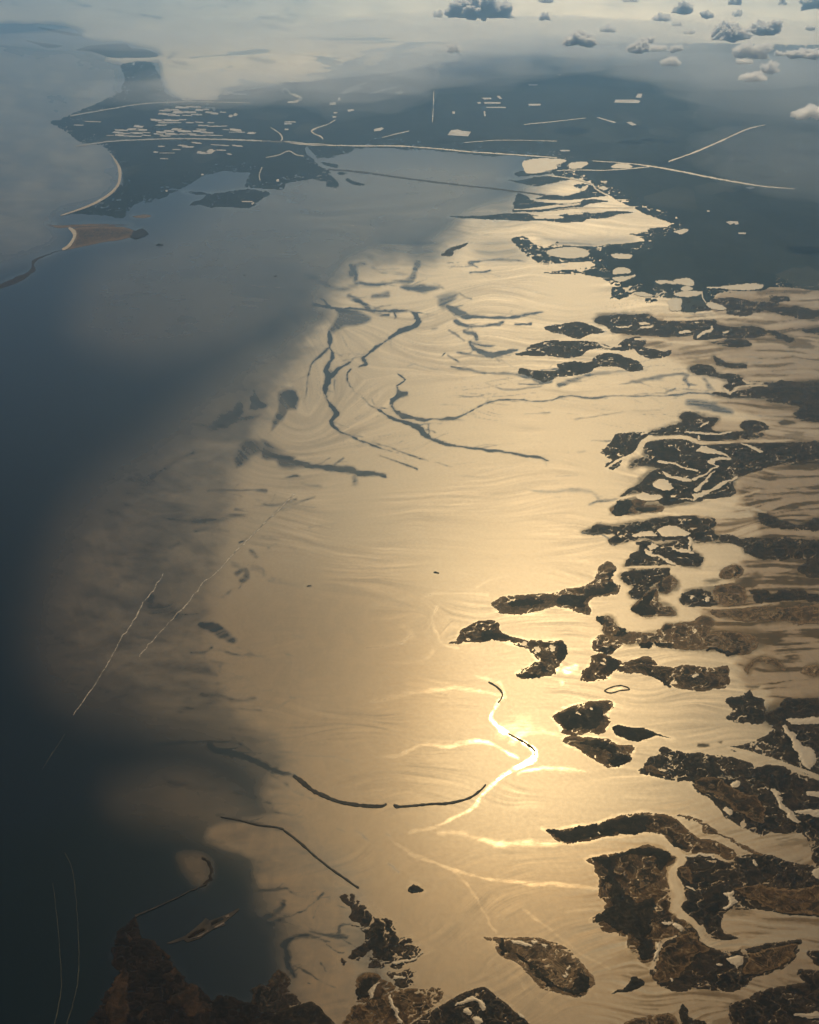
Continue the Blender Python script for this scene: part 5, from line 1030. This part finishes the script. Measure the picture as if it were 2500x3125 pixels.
def boat(label, t, length_px, rot):
    (px, py), = survey(t)
    x, y = ground(px, py)
    L = length_px * S9 * metres_per_unit(py); B = L * 0.3
    root = bpy.data.objects.new('boat', None); COL.objects.link(root)
    root.location = (float(x), float(y), 0); root.rotation_euler = (0, 0, math.radians(rot))
    tag(root, label, 'boat')
    bm = bmesh.new()
    rings = []
    for f, wv, zt in ((-.5, .75, .9), (-.3, 1, .8), (.0, 1, .8), (.25, .8, .95), (.42, .4, 1.15), (.5, .04, 1.3)):
        rings.append([bm.verts.new((f * L, s * B / 2 * wv * q, z)) for s, q, z in ((-1, .6, -.3), (-1, 1, zt * B * .35), (1, 1, zt * B * .35), (1, .6, -.3))])
    for a, b in zip(rings, rings[1:]):
        for i in range(4): bm.faces.new((a[i], a[(i + 1) % 4], b[(i + 1) % 4], b[i]))
    bm.faces.new(rings[0][::-1]); bm.faces.new(rings[-1])
    bmesh.ops.recalc_face_normals(bm, faces=bm.faces)
    me = bpy.data.meshes.new('hull'); bm.to_mesh(me); bm.free(); me.materials.append(M['bank'])
    o = bpy.data.objects.new('hull', me); COL.objects.link(o); o.parent = root
    bm = bmesh.new(); bmesh.ops.create_cube(bm, size=1)
    for v in bm.verts: v.co = Vector((v.co.x * L * .28 * (1 if v.co.z < 0 else .8) - L * .12, v.co.y * B * .6 * (1 if v.co.z < 0 else .85), B * (.33 if v.co.z < 0 else .75)))
    bmesh.ops.bevel(bm, geom=bm.edges[:], offset=B * .05, segments=2, affect='EDGES')
    me = bpy.data.meshes.new('cabin'); bm.to_mesh(me); bm.free(); me.materials.append(M['scrub'])
    o = bpy.data.objects.new('cabin', me); COL.objects.link(o); o.parent = root
for b in BOATS: boat(*b)

# stone jetty in the navy basin
def jetty():
    root = bpy.data.objects.new('jetty', None); COL.objects.link(root)
    (px, py), = survey('P1140,790'); x, y = ground(px, py); root.location = (float(x), float(y), 0)
    tag(root, 'pale straight stone jetty lying aslant in the navy basin, lower left', 'jetty')
    def part(nm, t, mat, z, zb):
        q = np.array(survey(t)); x, y = ground(q[:, 0], q[:, 1], z)
        me = fill_mesh(nm, x, y, z, zb, root.location.x, root.location.y); me.materials.append(mat)
        o = bpy.data.objects.new(nm, me); COL.objects.link(o); o.parent = root
    part('base', 'P720,960 920,880 1100,730 1130,692 1180,722 1340,662 1480,592 1490,606 1390,690 1332,742 1338,768 1200,818 1080,905 940,952 900,925 760,966', M['bank'], 2.0, -1)
    part('deck', 'P940,890 1020,835 1105,800 1125,815 1040,865 960,905', M['brown'], 4.0, 1.8)
    part('deck', 'P985,915 1080,868 1155,822 1160,835 1085,885', M['stone'], 4.0, 1.8)
    part('deck', 'P1185,745 1250,712 1312,690 1320,702 1260,735 1195,768', M['brown'], 4.0, 1.8)
    part('deck', 'P1215,792 1320,737 1328,750 1230,802', M['stone'], 4.0, 1.8)
    part('head', 'P1335,672 1375,650 1382,680 1345,690', M['stone'], 4.0, 1.8)
jetty()

# ------------------------------------------------------------------ clouds
def mat_cloud(name, dens):
    N = NT(name)
    v = N.n('ShaderNodeVolumePrincipled')
    v.inputs['Color'].default_value = (0.998, 0.998, 0.998, 1); v.inputs['Density'].default_value = dens; v.inputs['Anisotropy'].default_value = 0.55
    N.l(v.outputs[0], N.out.inputs[1]); return N.m
M['cloud'] = mat_cloud('cloud', 0.08); M['thin_cloud'] = mat_cloud('thin_cloud', 0.04)

def icosphere(sub):
    bm = bmesh.new(); bmesh.ops.create_icosphere(bm, subdivisions=sub, radius=1.0)
    v = np.array([q.co[:] for q in bm.verts]); f = [tuple(q.index for q in fc.verts) for fc in bm.faces]
    bm.free(); return v, f
ICO = {k: icosphere(k) for k in (4, 6)}

def cloud(label, t, seed):
    (x0, y0), (x1, y1) = survey(t)
    rnd = random.Random(seed)
    zb = 1250.0
    # base sits where the lower edge of the cloud is seen
    gx, gy = ground((x0 + x1) / 2, y1 - 0.12 * (y1 - y0), zb)
    rngm = math.hypot(float(gy), H - zb)
    W = (x1 - x0) / FPX * float(np.hypot(gy, H - zb)); Hh = (y1 - y0) / FPX * rngm * 0.98
    D = W * rnd.uniform(.55, .8)
    big = (x1 - x0) > 45
    dirs, faces = ICO[6 if big else 4]
    # billows: spheres packed over a dome, the cloud is their outer hull
    n = 90 if big else 36
    cs, rs = [], []
    for i in range(n):
        a = rnd.uniform(0, 2 * math.pi); r = math.sqrt(rnd.random()) * .82
        prof = (1 - r * r) ** .5
        prof *= .45 + .55 * rnd.random() * (1.0 if i % 3 else 1.25)
        cs.append((math.cos(a) * r * W / 2, math.sin(a) * r * D / 2, prof * Hh * rnd.uniform(.25, .75)))
        rs.append(rnd.choice((.08, .11, .14, .18, .24)) * min(W, Hh * 1.6))
    cs = np.array(cs); rs = np.array(rs)
    d = dirs / np.linalg.norm(dirs, axis=1)[:, None]
    asp = np.array([W / 2, D / 2, Hh * .6]); asp /= asp.max()
    dd = d * asp; dd /= np.linalg.norm(dd, axis=1)[:, None]
    best = np.full(len(dd), min(W, Hh) * 0.18)
    c0 = np.array([0, 0, Hh * .25])
    for c, r in zip(cs, rs):
        c = c - c0
        b = dd @ c
        disc = b * b - (c @ c - r * r)
        hit = disc > 0
        best = np.where(hit, np.maximum(best, b + np.sqrt(np.maximum(disc, 0))), best)
    P = dd * best[:, None] + c0
    sc = 1.0 / (min(W, Hh * 1.5) * .22)
    q = np.empty(len(P)); 
    for i, v in enumerate(P):
        w = Vector(v) * sc + Vector((seed * 3.1, 0, 0))
        q[i] = mnoise.turbulence(w, 5, False, noise_basis='PERLIN_ORIGINAL', amplitude_scale=.6, frequency_scale=2.1)
    P = P + dd * ((q - .45) * min(W, Hh * 1.5) * .22)[:, None]
    base = 0.06 * Hh * np.sin(P[:, 0] / W * 9 + seed)
    P[:, 2] = np.where(P[:, 2] < base, base + (P[:, 2] - base) * .18, P[:, 2])
    me = bpy.data.meshes.new('cloud'); me.from_pydata([tuple(v) for v in P], [], faces)
    me.polygons.foreach_set('use_smooth', [True] * len(faces)); me.update()
    o = link('cloud', me, M['thin_cloud' if any(w in label for w in ('faint', 'thin', 'wispy', 'pale', 'cream')) else 'cloud']); o.location = (float(gx), float(gy), zb)
    tag(o, label, 'cloud', 'clouds over the plain')
for k, (label, t) in enumerate(CLOUDS): cloud(label, t, 11 + k)

# ------------------------------------------------------------------ air
def mat_volume(name, col, dens, aniso):
    N = NT(name)
    v = N.n('ShaderNodeVolumePrincipled')
    v.inputs['Color'].default_value = (*col, 1); v.inputs['Density'].default_value = dens; v.inputs['Anisotropy'].default_value = aniso
    N.l(v.outputs[0], N.out.inputs[1]); return N.m

def haze_box():
    bm = bmesh.new(); bmesh.ops.create_cube(bm, size=1)
    R = 310000.0
    for v in bm.verts: v.co = Vector((v.co.x * R, v.co.y * R, -31.5 if v.co.z < 0 else H + 300))
    me = bpy.data.meshes.new('haze'); bm.to_mesh(me); bm.free()
    tag(link('haze', me, mat_volume('haze', HAZE[0], HAZE[1], HAZE[2])), kind='stuff')
HAZE = ((0.37, 0.65, 0.95), 3.6e-5, 0.80)
haze_box()
MIST = [  # survey x, y, half width km, half depth km, half height m, density
 (620,262,2.2,2.2,160,2.2e-4),(860,262,2.6,2.0,170,2.4e-4),(1120,225,2.8,2.4,180,2.4e-4),(1330,195,3.0,2.2,190,2.4e-4),(1560,170,3.2,2.6,200,2.2e-4),(1850,150,3.6,2.6,220,2.0e-4),(2200,215,3.0,2.4,220,2.0e-4),(330,120,3.5,2.0,200,1.6e-4),
 (1150,150,5,5,350,0.9e-4),(1450,130,5,5,350,1.0e-4),(1750,130,5,4,350,1.0e-4),(2150,150,6,5,350,1.0e-4),(2480,300,3.0,4,350,1.3e-4),(1350,220,2.4,3,300,0.8e-4),(1120,290,1.5,2.4,260,0.9e-4),(2460,520,1.6,2.2,260,1.1e-4),(700,120,5,4,300,0.7e-4),
]
def mist_bank(sx, sy, a, b, c, dens, k):
    x, y = ground(sx, sy, 250)
    bm = bmesh.new(); bmesh.ops.create_icosphere(bm, subdivisions=4, radius=1)
    for v in bm.verts:
        n = 1 + 0.35 * mnoise.fractal(v.co * 1.6 + Vector((k * 7, 0, 0)), 1.0, 2.0, 4)
        v.co = Vector((v.co.x * a * 1000 * n, v.co.y * b * 1000 * n, v.co.z * c * (0.6 + 0.4 * n)))
    for f in bm.faces: f.smooth = True
    me = bpy.data.meshes.new('mist'); bm.to_mesh(me); bm.free()
    o = link('mist', me, mat_volume('mist', (1, 1, 1), dens, 0.5)); o.location = (float(x), float(y), c + 60)
    tag(o, kind='stuff')
for k, m in enumerate(MIST): mist_bank(*m, k)
